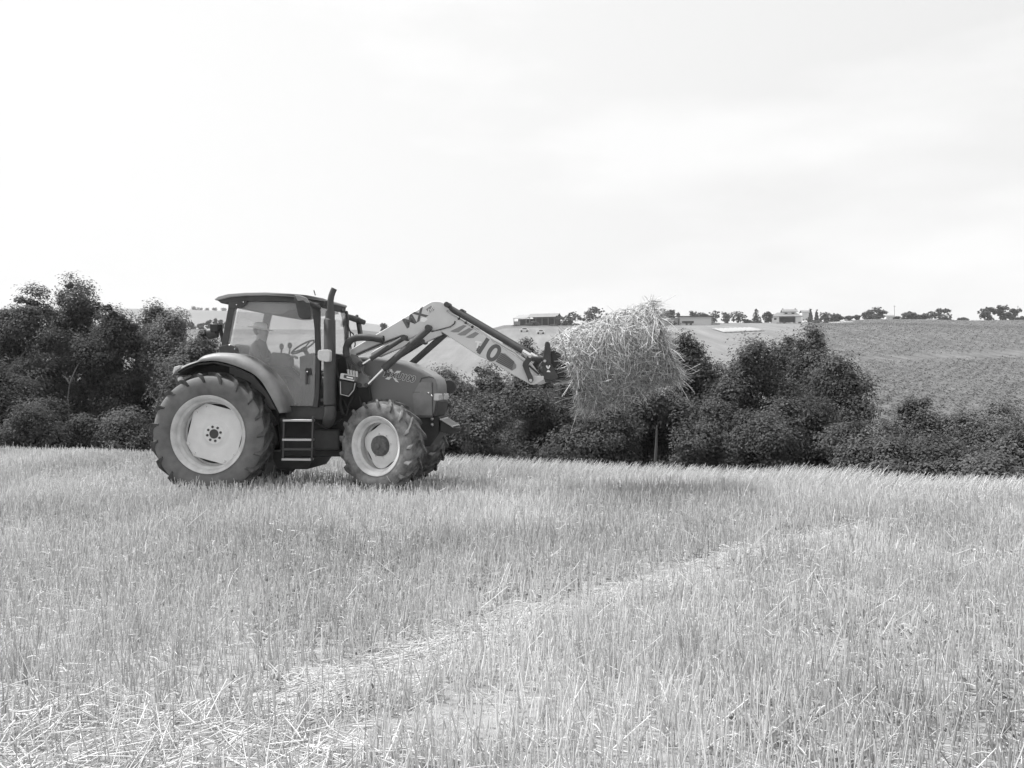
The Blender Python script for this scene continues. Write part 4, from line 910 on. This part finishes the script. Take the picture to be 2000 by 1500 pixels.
n3 = 110; a = g.random(n3)*2*math.pi; radial = np.cos(a)[:, None]*UPV+np.sin(a)[:, None]*SDV    # long wisps
e = np.where(g.random(n3) < .85, 1., -1.); base = (e*(.40+.12*g.random(n3))*LEN)[:, None]*A+radial*RADB*.98
d = A*(e*(.3+.5*g.random(n3)))[:, None]+radial*(.2*g.random(n3))[:, None]+np.array([0, 0, -.9])*g.random(n3)[:, None]+g.normal(size=(n3, 3))*.22; d /= np.linalg.norm(d, axis=1)[:, None]
ln = .14+.24*g.random(n3)**1.8; V3, F3_, m3 = strips(base, d, ln, .0024+.0024*g.random(n3), np.array([0, 0, -.5])*g.random(n3)[:, None], g, 4); t3 = np.repeat(.5+.5*g.random(n3), m3)
V = np.concatenate([V1, V2, V3]); F = np.concatenate([F1, F2_+len(V1), F3_+len(V1)+len(V2)])
ls = np_mesh('loose_straw', V, F, M_STRAW, bale, tone=np.concatenate([t1, t2, t3])); ls['kind'] = 'stuff'
# ------------------------------------------------------------------ stubble, litter, weeds, tall edge grass
M_STUB = mat('stubble_stalk', .69, .55, .3, tone=.45, trans=.42)
M_WEED = mat('weed_leaf', .24, .6, .3, tone=.4, trans=.25)
M_EDGE = mat('dry_grass', .66, .6, .3, tone=.32, trans=.35)
g = np.random.default_rng(5)
TRK = np.array([(-1.15, 4.35), (-.72, 4.78), (-.16, 5.71), (.48, 6.44), (1.23, 7.1), (2.15, 8.27), (3.3, 9.24), (4.4, 10.2)])
def track_dist(x, y):
    best = np.full(len(x), 9.)
    for (ax_, ay), (bx_, by) in zip(TRK[:-1], TRK[1:]):
        dx, dy = bx_-ax_, by-ay; t = np.clip(((x-ax_)*dx+(y-ay)*dy)/(dx*dx+dy*dy), 0, 1)
        best = np.minimum(best, np.hypot(x-ax_-t*dx, y-ay-t*dy))
    return best
def scatter(n, y0, y1, spread=.76):
    y = np.sqrt(y0*y0+(y1*y1-y0*y0)*g.random(n)); x = (g.random(n)*2-1)*(spread*y+.4); return x, y
DR = np.array([math.cos(R_(48)), math.sin(R_(48))])
def to_rows(x, y, pitch=.15, sig=.034):
    q = -DR[1]*x+DR[0]*y; qn = np.round(q/pitch)*pitch+g.normal(size=len(x))*sig; return x-DR[1]*(qn-q), y+DR[0]*(qn-q)
def keep_mask(x, y):
    td = track_dist(x, y)+.10*(fnoise(x*3, y*3, 4)-.5)
    k = np.where(td < .24*np.clip((5.2-x)/3.0, 0, 1), np.clip(2.4*fnoise(x*1.3, y*1.3, 77)-1.1, .05, .6), 1.0)
    dens = .45+.75*fnoise(x*1.1, y*1.1, 12)
    k = np.minimum(k, np.where(fnoise(x*1.7+40, y*1.7, 9) < .30, .35, dens))
    k = np.where((y < 4.1) & (x < -.6), k*.35, k)
    s = y-crest(x); k = np.where(s > .9, 0, k)
    return g.random(len(x)) < k
Vs = []; Fs = []; Ts = []; off = 0
for (n, y0, y1, r0, segs) in ((32000, 2.6, 7.5, .0035, 2), (58000, 7.5, 13, .0042, 2), (90000, 13, 23.5, .0050, 1)):
    x, y = scatter(n, y0, y1); x, y = to_rows(x, y); k = keep_mask(x, y); x, y = x[k], y[k]; n = len(x)
    patch = fnoise(x*.9+3, y*.9, 31); h = (.10+.12*g.random(n))*(.8+.5*patch)
    tall = g.random(n) < .03; h = np.where(tall, h*1.5, h)
    far_edge = np.clip((y-crest(x)+3)/3, 0, 1); h = h*(1-.25*far_edge)
    base = np.stack([x, y, ground(x, y)-.01], 1); d = np.stack([g.normal(size=n)*.13, g.normal(size=n)*.13, np.ones(n)], 1)
    lean = g.random(n) < .04; d[lean, :2] += g.normal(size=(lean.sum(), 2))*.7
    V, F, m = strips(base, d, h, r0*(.75+.6*g.random(n)), g.normal(size=(n, 3))*np.array([.06, .06, 0]), g, segs)
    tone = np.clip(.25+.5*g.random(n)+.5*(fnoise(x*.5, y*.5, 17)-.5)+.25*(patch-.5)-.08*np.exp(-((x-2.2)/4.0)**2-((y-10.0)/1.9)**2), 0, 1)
    Vs.append(V); Fs.append(F+off); Ts.append(np.repeat(tone, m)); off += len(V)
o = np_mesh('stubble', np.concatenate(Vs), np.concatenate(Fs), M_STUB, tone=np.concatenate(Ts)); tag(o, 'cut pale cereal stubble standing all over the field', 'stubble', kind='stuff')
# dry leaf blades drooping from the stalks
Vs = []; Fs = []; Ts = []; off = 0
for (n, y0, y1, r0) in ((10000, 2.6, 8, .0022), (14000, 8, 20, .0034)):
    x, y = scatter(n, y0, y1); x, y = to_rows(x, y); k = keep_mask(x, y); x, y = x[k], y[k]; n = len(x)
    base = np.stack([x, y, ground(x, y)+.12*g.random(n)], 1); d = g.normal(size=(n, 3)); d[:, 2] = np.abs(d[:, 2])*.5+.1; d /= np.linalg.norm(d, axis=1)[:, None]
    V, F, m = strips(base, d, .05+.10*g.random(n), r0*(.6+.8*g.random(n)), np.array([0, 0, -.7])*g.random(n)[:, None]+g.normal(size=(n, 3))*.1, g, 3)
    Vs.append(V); Fs.append(F+off); Ts.append(np.repeat(.3+.7*g.random(n), m)); off += len(V)
o = np_mesh('straw_blades', np.concatenate(Vs), np.concatenate(Fs), M_STUB, tone=np.concatenate(Ts)); tag(o, 'limp dry leaf blades among the stubble', 'dry leaves', kind='stuff')
# straw lying flat: everywhere thinly, along the wheel track, and a heap by the nearest corner of the field
Vs = []; Fs = []; Ts = []; off = 0
def litter(x, y, lmin, lmax, r, lift, zmax, along=None):
    global off
    n = len(x); d = g.normal(size=(n, 3))
    if along is not None: d[:, :2] = d[:, :2]*.7+along*np.sign(g.normal(size=n))[:, None]
    d[:, 2] = g.normal(size=n)*lift; d /= np.linalg.norm(d, axis=1)[:, None]
    ln = lmin+(lmax-lmin)*g.random(n)**1.4; base = np.stack([x, y, ground(x, y)+.012+zmax*g.random(n)], 1)-d*ln[:, None]*.5*np.array([1, 1, 0])
    V, F, m = strips(base, d, ln, r*(.7+.6*g.random(n)), g.normal(size=(n, 3))*.08, g, 2)
    Vs.append(V); Fs.append(F+off); Ts.append(np.repeat(.35+.65*g.random(n), m)); off += len(V)
x, y = scatter(6500, 2.6, 9); litter(x, y, .06, .24, .0021, .12, .05)
x, y = scatter(12000, 9, 19); litter(x, y, .08, .30, .0032, .10, .06)
t = g.random(9000)**1.3*(len(TRK)-1); t = t[fnoise(t*3, t*0, 83) > .42]; i = t.astype(int); p = TRK[i]+(TRK[i+1]-TRK[i])*(t-i)[:, None]+g.normal(size=(len(t), 2))*.17
litter(p[:, 0], p[:, 1], .06, .26, .0024, .06, .02, DR)
n = 1500; x = -2.6+2.2*g.random(n)+.2*g.normal(size=n); y = 3.05+1.15*g.random(n)**1.3*np.clip(1-(x+1.5)*.25, .3, 1.3); litter(x, y, .10, .30, .0033, .35, .10)
n = 600; x, y = scatter(n, 2.7, 4.0, .75); litter(x, y, .08, .24, .0028, .25, .07)
o = np_mesh('loose_straw', np.concatenate(Vs), np.concatenate(Fs), M_EDGE, tone=np.concatenate(Ts)); tag(o, 'loose bright straw lying flat over the stubble and along a wheel track', 'straw', kind='stuff')
# small weeds in patches
Vs = []; Ts = []; cnt = 0
x, y = scatter(60000, 2.7, 19); pm = fnoise(x*.8+11, y*.8, 41); k = (g.random(len(x)) < np.clip((pm-.55)*2.2, 0, 1)) & (y < crest(x)-.3) & (track_dist(x, y) > .15); x, y = x[k], y[k]
per = 5; X = np.repeat(x, per)+g.normal(size=len(x)*per)*.03; Y = np.repeat(y, per)+g.normal(size=len(x)*per)*.03
Pc = np.stack([X, Y, ground(X, Y)+.01+.07*g.random(len(X))], 1); V, F = leaf_quads(Pc, .030, g)
o = np_mesh('weeds', V, F, M_WEED, tone=np.repeat(g.random(len(X)), 4)); tag(o, 'low green weeds growing between the stubble rows', 'weeds', kind='stuff')
# wispy long grass along the far edge of the field
n = 46000; x = -14+28*g.random(n); s = -2.4+2.9*g.random(n)**.9; y = crest(x)+s
w_ = np.clip((x+2.2)/1.5, .16, 1)*(.25+1.1*fnoise(x*.9, y*.9, 51)); k = g.random(n) < w_; x, y, s = x[k], y[k], s[k]; n = len(x)
tuft = fnoise(x*1.3+7, y*.2, 61, 2); h = (.14+.20*g.random(n)+.22*np.clip(tuft-.5, 0, 1)*2*g.random(n))*np.clip((x+9)/8, .45, 1)
base = np.stack([x, y, ground(x, y)-.01], 1); d = np.stack([.18+.25*g.normal(size=n), .2*g.normal(size=n), np.ones(n)], 1)
V, F, m = strips(base, d, h, .0035*(.6+.8*g.random(n)), np.stack([.35*g.random(n)+.2*(tuft-.3), .1*g.normal(size=n), -.25*g.random(n)], 1), g, 4)
o = np_mesh('edge_grass', V, F, M_EDGE, tone=np.repeat(g.random(n), m)); tag(o, 'long pale dry grass bending over at the far edge of the field', 'dry grass', kind='stuff')
# ------------------------------------------------------------------ buildings and trees on the hill
W_WALL = mat('pale_render', .70, .9, .2, nscale=.8, namp=.1); W_ROOF = mat('tile_roof', .19, .8, .2, nscale=1.5, namp=.2); W_SHEET = mat('sheet_roof', .20, .6, .3, nscale=.5, namp=.12)
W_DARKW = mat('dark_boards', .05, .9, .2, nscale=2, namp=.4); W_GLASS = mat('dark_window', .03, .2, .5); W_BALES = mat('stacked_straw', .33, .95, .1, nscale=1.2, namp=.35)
W_FILM = mat('white_film', .62, .5, .3, nscale=.3, namp=.06); W_LEAN = mat('pale_sheet_roof', .27, .6, .3, nscale=.5, namp=.15); W_TARP = mat('white_sheet', .30, .7, .3, nscale=.4, namp=.12); W_STEEL = mat('grey_post', .22, .7, .3)
def gable(b, x0, x1, y0, y1, z0, z1, over=.4, t=.15):
    """two roof slopes with ridge along x"""
    ym = (y0+y1)/2
    for a, c in ((y0-over, ym), (y1+over, ym)):
        b.hexa([(x0-over, a, z0-.1), (x1+over, a, z0-.1), (x1+over, c, z1), (x0-over, c, z1), (x0-over, a, z0+t-.1), (x1+over, a, z0+t-.1), (x1+over, c, z1+t), (x0-over, c, z1+t)])
def hip(b, x0, x1, y0, y1, z0, z1, over=.5, inset=2.5):
    x0 -= over; x1 += over; y0 -= over; y1 += over; ym = (y0+y1)/2
    b.add([(x0, y0, z0), (x1, y0, z0), (x1, y1, z0), (x0, y1, z0), (x0+inset, ym, z1), (x1-inset, ym, z1)], [(0, 1, 5, 4), (1, 2, 5), (2, 3, 4, 5), (3, 0, 4), (3, 2, 1, 0)])
def place(name, px, d, py=None, rz=0):
    x = at(px, d); z = gz(x, d) if py is None else zt(py, d); return empty(name, (x, d, z), rz)
mm_ = lambda d: d/1732.      # metres per picture column at distance d
# hay barn
d = 405; k = mm_(d); barn = place('barn', 1052, d, 635.5, R_(-18)); tag(barn, 'long open-sided hay barn with a pale sheet roof on the brow of the hill', 'barn')
b = MB(); gable(b, -3.5, 9.5, -4.5, 4.5, 3.4, 5.2); b.build('roof', W_SHEET, barn)
b = MB(); b.box(-3.2, 9.2, 2.0, 4.2, -1, 3.3); b.add([(9.0, -4.2, 3.3), (9.2, -4.2, 3.3), (9.2, 4.2, 3.3), (9.0, 4.2, 3.3), (9.0, 0, 5.0), (9.2, 0, 5.0)], [(0, 1, 5, 4), (1, 2, 5), (2, 3, 4, 5), (3, 0, 4)]); b.box(9.0, 9.2, -4.2, 4.2, -1, 3.25); b.build('wall', W_DARKW, barn)
for q in range(5): b = MB(); xx = -3.0+q*2.9; b.box(xx-.12, xx+.12, -4.3, -4.06, -1, 3.3); b.build('post', W_STEEL, barn)
an = MB(); an.hexa([(-10.6, -5.4, 2.9), (-3.0, -5.4, 2.9), (-3.0, 3.5, 5.0), (-10.6, 3.5, 5.0), (-10.6, -5.4, 3.1), (-3.0, -5.4, 3.1), (-3.0, 3.5, 5.2), (-10.6, 3.5, 5.2)]); an.build('lean_to_roof', W_LEAN, barn)
b = MB(); b.box(-10.3, -3.3, 1.5, 3.2, -1.2, 3.2); b.build('back_wall', W_DARKW, barn)
b = MB(); b.box(-10.3, -7.6, -5.2, -5.05, -1.2, 1.7); b.build('cladding_panel', W_STEEL, barn)
for xx in (-10.2, -7.4, -4.4): b = MB(); b.box(xx-.12, xx+.12, -5.3, -5.06, -1.4, 2.9); b.build('post', W_STEEL, barn)
# farmhouse
d = 425; k = mm_(d); house = place('farmhouse', 1536, d, 627, R_(-8)); tag(house, 'white two-storey farmhouse with tiled roofs and a shady porch on the hilltop', 'house')
b = MB(); b.box(-7.2, -3.9, -3.4, 4, -1.5, 2.0); b.box(-3.9, 6.5, -1.0, 4, -1.5, 2.0); b.box(3.6, 6.5, -3.2, -.95, -1.5, 2.0); b.box(-1.7, 4.4, -1.3, 3, 2.0, 4.3); b.build('wall', W_WALL, house)
b = MB(); hip(b, -7.2, 6.6, -3.4, 4, 2.0, 4.1, .6, 3.5); b.build('roof', W_ROOF, house)
b = MB(); gable(b, -1.9, 4.6, -1.4, 3.1, 4.3, 5.5, .45, .15); rf = b.build('upper_roof', W_ROOF, house)
for xx in (-1.6, 4.2): MB().box(xx-.2, xx+.2, .6, 1.0, 5.2, 6.2).build('chimney', W_ROOF, rf)
b = MB(); b.hexa([(-3.8, -4.0, 1.55), (3.5, -4.0, 1.55), (3.5, -.9, 2.3), (-3.8, -.9, 2.3), (-3.8, -4.0, 1.7), (3.5, -4.0, 1.7), (3.5, -.9, 2.45), (-3.8, -.9, 2.45)]); b.build('porch_roof', W_ROOF, house)
for xx in (-3.6, -1.2, 1.2, 3.3): MB().box(xx-.1, xx+.1, -3.9, -3.7, -1.5, 1.58).build('post', W_DARKW, house)
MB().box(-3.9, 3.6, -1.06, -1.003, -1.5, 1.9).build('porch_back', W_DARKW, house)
for xx, yy, zz, ww in ((-5.7, -3.41, .3, 1.1), (-.4, -1.31, 2.9, 1.2), (2.8, -1.31, 2.9, 1.3)): MB().box(xx-ww/2, xx+ww/2, yy-.05, yy+.02, zz, zz+1.0).build('window', W_GLASS, house)
# open shed of stacked bales
d = 400; shed = place('straw_shed', 1345, d, 634.5, R_(4)); tag(shed, 'low flat-roofed shed with a white sheeted side on the hilltop', 'shed')
MB().hexa([(-10.3, -3.5, 3.55), (11, -3.5, 3.55), (11, 5, 3.9), (-10.3, 5, 3.9), (-10.3, -3.5, 3.75), (11, -3.5, 3.75), (11, 5, 4.1), (-10.3, 5, 4.1)]).build('roof', W_DARKW, shed)
MB().box(-4.8, 9.8, -2.2, 4.5, -.8, 3.5).build('wall', W_FILM, shed)
for xx in (-10, -5, 9.9): MB().box(xx-.1, xx+.1, -3.3, -3.1, -.8, 3.55).build('post', W_STEEL, shed)
for r in range(4):
    o = empty('straw_bale_layer', tuple(shed.matrix_basis @ Vector((-8.0-.18*(3-r), -.6, -.3+r*.92))), R_(4)); MB().box(-2.8-.22*(3-r), 2.8, -2, 2, -.42, .42).build('bale', W_BALES, o, bevel=.12)
    tag(o, ['lowest', 'second lowest', 'second highest', 'topmost'][r]+' layer of straw bales stacked at the open end of the shed', 'bale stack', 'bale layers in the open shed')
o = empty('straw_bale_layer', tuple(shed.matrix_basis @ Vector((12.3, -.4, -.3))), R_(4)); MB().box(-2.3, 2.6, -1.5, 1.5, -.4, .45).build('bale', W_BALES, o, bevel=.12); MB().box(-2.3, 1.6, -1.4, 1.4, .5, 1.2).build('bale', W_BALES, o, bevel=.12); tag(o, 'low stepped stack of straw beside the white sheeted wall of the shed', 'bale stack')
# farm trailer parked in front
d = 392; tr = place('farm_trailer', 1344, d, 635.5); tag(tr, 'dark farm trailer parked in front of the white shed wall', 'trailer')
b = MB(); b.box(-2.6, 2.3, -1, 1, .9, 1.9); b.tube([(-2.6, 0, .9), (-4.2, 0, .55)], .08, 6); b.build('body', W_DARKW, tr)
for xx in (-.8, 1.0): MB().lathe([(-1.05, 0), (-1.05, .5), (-.8, .5), (-.8, 0)], (xx, 0, .5), 16).build('wheel', W_DARKW, tr)
# white sheeting on the slope
d = slope_d(1441, 645); x = at(1441, d); b = MB(); vs = []; 
for i in range(25):
    for j in range(4):
        xx = -7.5+15*i/24; yy = -9+j*6+xx*.3; vs.append((xx, yy, gz(x+xx, d+yy)+.35+.12*math.sin(i*2.1+j)-gz(x, d)))
b.add(vs, [(i*4+j, i*4+4+j, i*4+5+j, i*4+1+j) for i in range(24) for j in range(3)])
e_ = [(0, i) for i in range(1)]
sh_ = b.build('plastic_sheet', W_TARP, loc=(x, d, gz(x, d))); sm = sh_.modifiers.new('thick', 'SOLIDIFY'); sm.thickness = .3
tag(sh_, 'long white sheet laid over the slope below the farmhouse', 'plastic sheet')
# small pale parked vehicles below the barn
for px, py, ww, lab in ((1024, 648.5, 1.7, 'pale parked car beside the shrubs below the hay barn'), (1056, 652.5, 1.4, 'small white parked van on the mown slope below the hay barn')):
    d = slope_d(px, py); x = at(px, d); c = empty('parked_car', (x, d, gz(x, d))); tag(c, lab, 'car')
    b = MB(); b.prism([(-ww, .35), (-ww, .95), (-ww*.6, 1.05), (-ww*.4, 1.55), (ww*.45, 1.55), (ww*.75, 1.0), (ww, .9), (ww, .35)], -.8, .8); b.build('body', W_FILM, c, bevel=.08)
    MB().prism([(-ww*.52, 1.08), (-ww*.36, 1.46), (ww*.40, 1.46), (ww*.62, 1.05)], -.81, .81).build('window', W_GLASS, c)
    for xx in (-ww*.6, ww*.6): MB().lathe([(-.82, 0), (-.82, .33), (.82, .33), (.82, 0)], (xx, 0, .33), 14).build('wheel', W_DARKW, c)
# distant houses and poles
for px, py, ww, hh, lab in ((1616, 624.5, 4.6, 2.2, 'small pale house with a grey roof showing between two hilltop bushes'), (1651, 624.5, 2.4, 1.5, 'tiny white hut at the end of the track over the hill'), (1736, 623.2, 4.2, 1.8, 'low pale building beside the pole on the crop field skyline'), (1573, 617, 4.5, 2.5, 'grey-roofed outbuilding half hidden behind the farmhouse trees')):
    d = 435; x = at(px, d); h = empty('cottage', (x, d, zt(py, d))); tag(h, lab, 'house'); MB().box(-ww/2, ww/2, -2, 2, -2, hh*.6).build('wall', W_WALL, h); b = MB(); gable(b, -ww/2, ww/2, -2, 2, hh*.6, hh*1.05, .2, .1); b.build('roof', W_ROOF, h)
for px, t, bt, lab in ((1747, 596.5, 624, 'thin utility pole beside the low pale building on the skyline'), (1988, 597, 627, 'thin utility pole next to the pair of hilltop oaks')):
    d = 428; x = at(px, d); o = empty('utility_pole', (x, d, zt(bt, d)-.5)); tag(o, lab, 'utility pole', 'poles along the skyline'); MB().tube([(0, 0, 0), (0, 0, zt(t, d)-zt(bt, d)+.5)], [.13, .09], 8).build('pole', W_STEEL, o); MB().box(-.5, .5, -.05, .05, zt(t, d)-zt(bt, d)-.1, zt(t, d)-zt(bt, d)+.02).build('crossarm', W_STEEL, o)
# chalk track over the hill
b = MB(); vs = []
for i in range(12):
    px = 1605+i*5.2; d = 412-i*.2; x = at(px, d)
    for o_ in (-1.6, 1.6): vs.append((x, d+o_*3, gz(x, d+o_*3)+.10))
b.add(vs, [(2*i, 2*i+2, 2*i+3, 2*i+1) for i in range(11)]); tag(b.build('farm_track', mat('chalk', .36, .95, .1, nscale=.5, namp=.15)), 'pale chalk track running over the hill beside the crop', 'track', kind='structure')

# hilltop trees: column, foot row, top row, width px, lobes style, label
HT = [
 (1117, 640, 609, 46, 0, 'dark round bushy tree at the gable end of the hay barn', 395),
 (1160, 634, 598, 46, 0, 'dark tree rising on the skyline just above the raised bale', 415),
 (1283, 634, 599.5, 36, 0, 'dark dense tree at the bale-stacked end of the flat shed', 420),
 (1311, 619, 604.5, 24, 0, 'small flat-crowned tree touching the end of the shed roof', 425),
 (1355, 622, 607, 28, 0, 'dark tree showing above the middle of the shed roof', 425),
 (1377, 624, 612, 14, 0, 'tiny tree at the end of the shed roof line', 425),
 (1396, 630, 606.5, 22, 2, 'thin pale tree just past the white wall of the shed', 420),
 (1417, 630, 609.5, 26, 2, 'airy tree between the thin pale tree and the leaning open tree', 420),
 (1442, 629, 608, 26, 2, 'open tree with sky through its crown before the dark conifer', 420),
 (1458, 630, 623, 16, 0, 'low dark shrub at the foot of the conifer', 420),
 (1500, 630, 610.5, 20, 0, 'small tree between the conifer and the farmhouse', 425),
 (1612, 636, 609.5, 40, 0, 'broad dark tree just past the farmhouse cypresses', 418),
 (1635, 626, 613.5, 20, 0, 'small bush beside the tiny white hut', 425),
 (1660, 624, 617, 14, 0, 'low small tree past the tiny white hut on the skyline', 425),
 (1673, 624, 615.5, 12, 0, 'small dark round tree next to the low small skyline tree', 425),
 (1697, 624, 606, 24, 0, 'smaller lobe-shaped oak joined to the big round oak', 425),
 (1714, 624, 598.5, 32, 0, 'big round dark oak on the crest of the crop field', 424),
 (1752, 624, 618, 12, 0, 'low shrub at the foot of the thin pole', 424),
 (1776, 625, 608.5, 24, 0, 'domed tree on the skyline with a row of small shrubs beside it', 424),
 (1795, 625, 615.5, 18, 0, 'low shrub between the domed tree and the thin grey sapling', 424),
 (1806, 625, 611.5, 12, 2, 'thin grey tree next to the wide spreading tree', 424),
 (1838, 626, 601.5, 50, 0, 'wide spreading tree standing alone in the middle of the crest', 424),
 (1880, 627, 621, 18, 0, 'low dome of shrub alone on the bare skyline', 424),
 (1930, 626, 599, 34, 0, 'darker rounded oak of the pair near the end of the crest', 424),
 (1960, 626, 596.5, 24, 0, 'taller oak of the pair near the end of the crest', 424),
 (1978, 626, 603, 24, 0, 'lower oak leaning against the taller oak of the pair', 425),
 (1994, 626, 618, 16, 0, 'low shrub at the end of the skyline by the second pole', 424),
 (1306, 638, 627, 26, 0, 'dark shrub in front of the stacked straw in the shed', 392),
 (1535, 650, 629, 70, 0, 'long dark shrubbery below the farmhouse porch', 412),
 (1585, 650, 622, 60, 0, 'dense dark trees in front of the outbuilding', 410),
 (1042, 640, 628, 26, 0, 'scrubby bush growing against the open side of the hay barn', 396),
 (1080, 645, 634, 30, 0, 'low scrub on the bank under the barn gable', 388),
 (1010, 645, 634, 16, 0, 'small round bush on the brow by the corner of the barn', 395),
 (749, 648, 631, 12, 0, 'lone small tree on the far field beside the loader arm', 420),
 (765, 650, 636, 14, 0, 'second small tree on the far field next to the lone one', 420),
]
shared = {}
for i, (px, fy_, ty, wd, st_, lab, d) in enumerate(HT):
    x = at(px, d); zf = min(zt(fy_, d), gz(x, d)+1.0); top = zt(ty, d); hw = wd/2*mm_(d)
    o = make_tree('tree', (x, d, zf), top, hw*1.12, 500+i, leaf=.55 if hw > 2.2 else .40, n_twigs=190 if st_ == 0 else 90, per=22, spread=.36 if hw > 2.2 else .22, m=0 if st_ == 0 else 1, low=.02 if wd/(fy_-ty) > 1.25 else .1)
    tag(o, lab, 'tree' if fy_-ty > 9 else 'shrub', 'trees along the hilltop')
def conifer(px, fy_, ty, wd, lab, d, seed):
    x = at(px, d); zf = zt(fy_, d); H = zt(ty, d)-zf; hw = wd/2*mm_(d)
    lob = [(0, 0, H*(.1+.85*q/8), hw*(1-q/8.6)*.85+.1, hw*(1-q/8.6)*.85+.1, H*.09) for q in range(9)]
    o = make_tree('conifer', (x, d, zf), zt(ty, d), hw, seed, leaf=.42, n_twigs=200, per=22, spread=.25, m=0, lobes=lob); tag(o, lab, 'conifer', 'conifers near the farmhouse')
conifer(1477, 634, 601.5, 27, 'dark cone-shaped conifer standing alone before the farmhouse', 418, 900)
conifer(1583, 628, 604.5, 9, 'slim pointed cypress nearest the farmhouse', 421, 901)
conifer(1595, 628, 605.5, 8, 'slim pointed cypress beside the broad dark tree', 421, 902)
# far tree line on the pale ridge seen past the cab
g2 = random.Random(3)
FT = [(374, 640, 629, 20), (392, 641, 632, 16), (408, 641, 626, 12), (421, 641, 622, 8), (432, 641, 624, 12), (446, 641, 628, 14), (356, 640, 630, 18)]
for i, (px, fy_, ty, wd) in enumerate(FT):
    d = 415; x = at(px, d); hw = wd/2*mm_(d)
    o = make_tree('tree', (x, d, zt(fy_, d)-.5), zt(ty, d), hw, 700+i, leaf=.5, n_twigs=110, per=18, spread=.3, m=1)
    tag(o, ['low hedge tree at the edge of the far field behind the airy tree', 'bushy tree of the far field hedge between two taller ones', 'pointed tree in the hedge line across the far field', 'thin spire-like tree in the far hedge beside the cab', 'small tree in the far hedge just before the cab pillar', 'hedge tree seen through the rear corner of the cab', 'hedge tree nearly hidden by the airy tree'][i], 'tree', 'hedge trees across the far field')
for i, (px, ty, wd) in enumerate(((378, 599, 9), (389, 601, 14), (405, 602, 8), (420, 601, 12), (436, 602, 16))):
    d = 1185; x = at(px, d); hw = wd/2*mm_(d); zf = zt(608, d); o = make_tree('tree', (x, d, zf), zt(ty, d), hw, 760+i, leaf=1.1, n_twigs=45, per=12, spread=.9, m=2, trunk=False)
    tag(o, ['small faint tree on the far ridge nearest the airy hedgerow tree', 'low faint clump of trees on the far ridge', 'tiny faint tree in the middle of the far ridge group', 'faint rounded tree on the far ridge near the cab', 'wide faint tree on the far ridge touching the cab pillar'][i], 'tree', 'trees on the far ridge')
b = None
Pn = []; g3 = np.random.default_rng(77)
n = 48000; X = 130+g3.random(n)*160; Yc = 100+g3.random(n)*320; X = Yc*(.33+.42*g3.random(n)); band = np.abs(Yc-(205+.35*(X-80))) 
kk = (X > .345*Yc-4+2*g3.normal(size=n)) & (band > 7+3*g3.normal(size=n)); X, Yc = X[kk], Yc[kk]
# leafy crop plants in rows on the slope
rx = np.round((X*.85-Yc*.53)/2.3)*2.3-(X*.85-Yc*.53); X = X+rx*.85*.3; Yc = Yc-rx*.53*.3; kk = g3.random(len(X)) < .35+1.3*fnoise((X*.53+Yc*.85)*.06, (X*.85-Yc*.53)*.30, 71); X, Yc = X[kk], Yc[kk]
Pc = np.stack([X, Yc, ground(X, Yc)+.14], 1); Pc = np.repeat(Pc, 2, 0)+g3.normal(size=(2*len(X), 3))*np.array([.4, .4, .05]); V, F = leaf_quads(Pc, .38, g3, np.tile([0, -.2, 1.2], (len(Pc), 1)))
M_CROP = mat('crop_leaf', .145, .8, .1, tone=.12, trans=.2)
o = np_mesh('crop', V, F, M_CROP, tone=np.repeat(g3.random(len(Pc)), 4)); tag(o, 'coarse leafy crop covering the slope of the hill', 'crop', kind='stuff')

# ------------------------------------------------------------------ haze
hz = MB(); hz.box(-1900, 1900, -70, 1700, -40, 170); M_HZ = bpy.data.materials.new('haze'); M_HZ.use_nodes = True; t = M_HZ.node_tree; t.nodes.clear()
o_ = t.nodes.new('ShaderNodeOutputMaterial'); pv = t.nodes.new('ShaderNodeVolumePrincipled'); pv.inputs['Color'].default_value = (.9, .9, .9, 1); pv.inputs['Density'].default_value = .00022; pv.inputs['Anisotropy'].default_value = .2
t.links.new(pv.outputs[0], o_.inputs['Volume']); tag(hz.build('haze', M_HZ), 'thin pale summer haze over the valley', 'haze', kind='stuff')
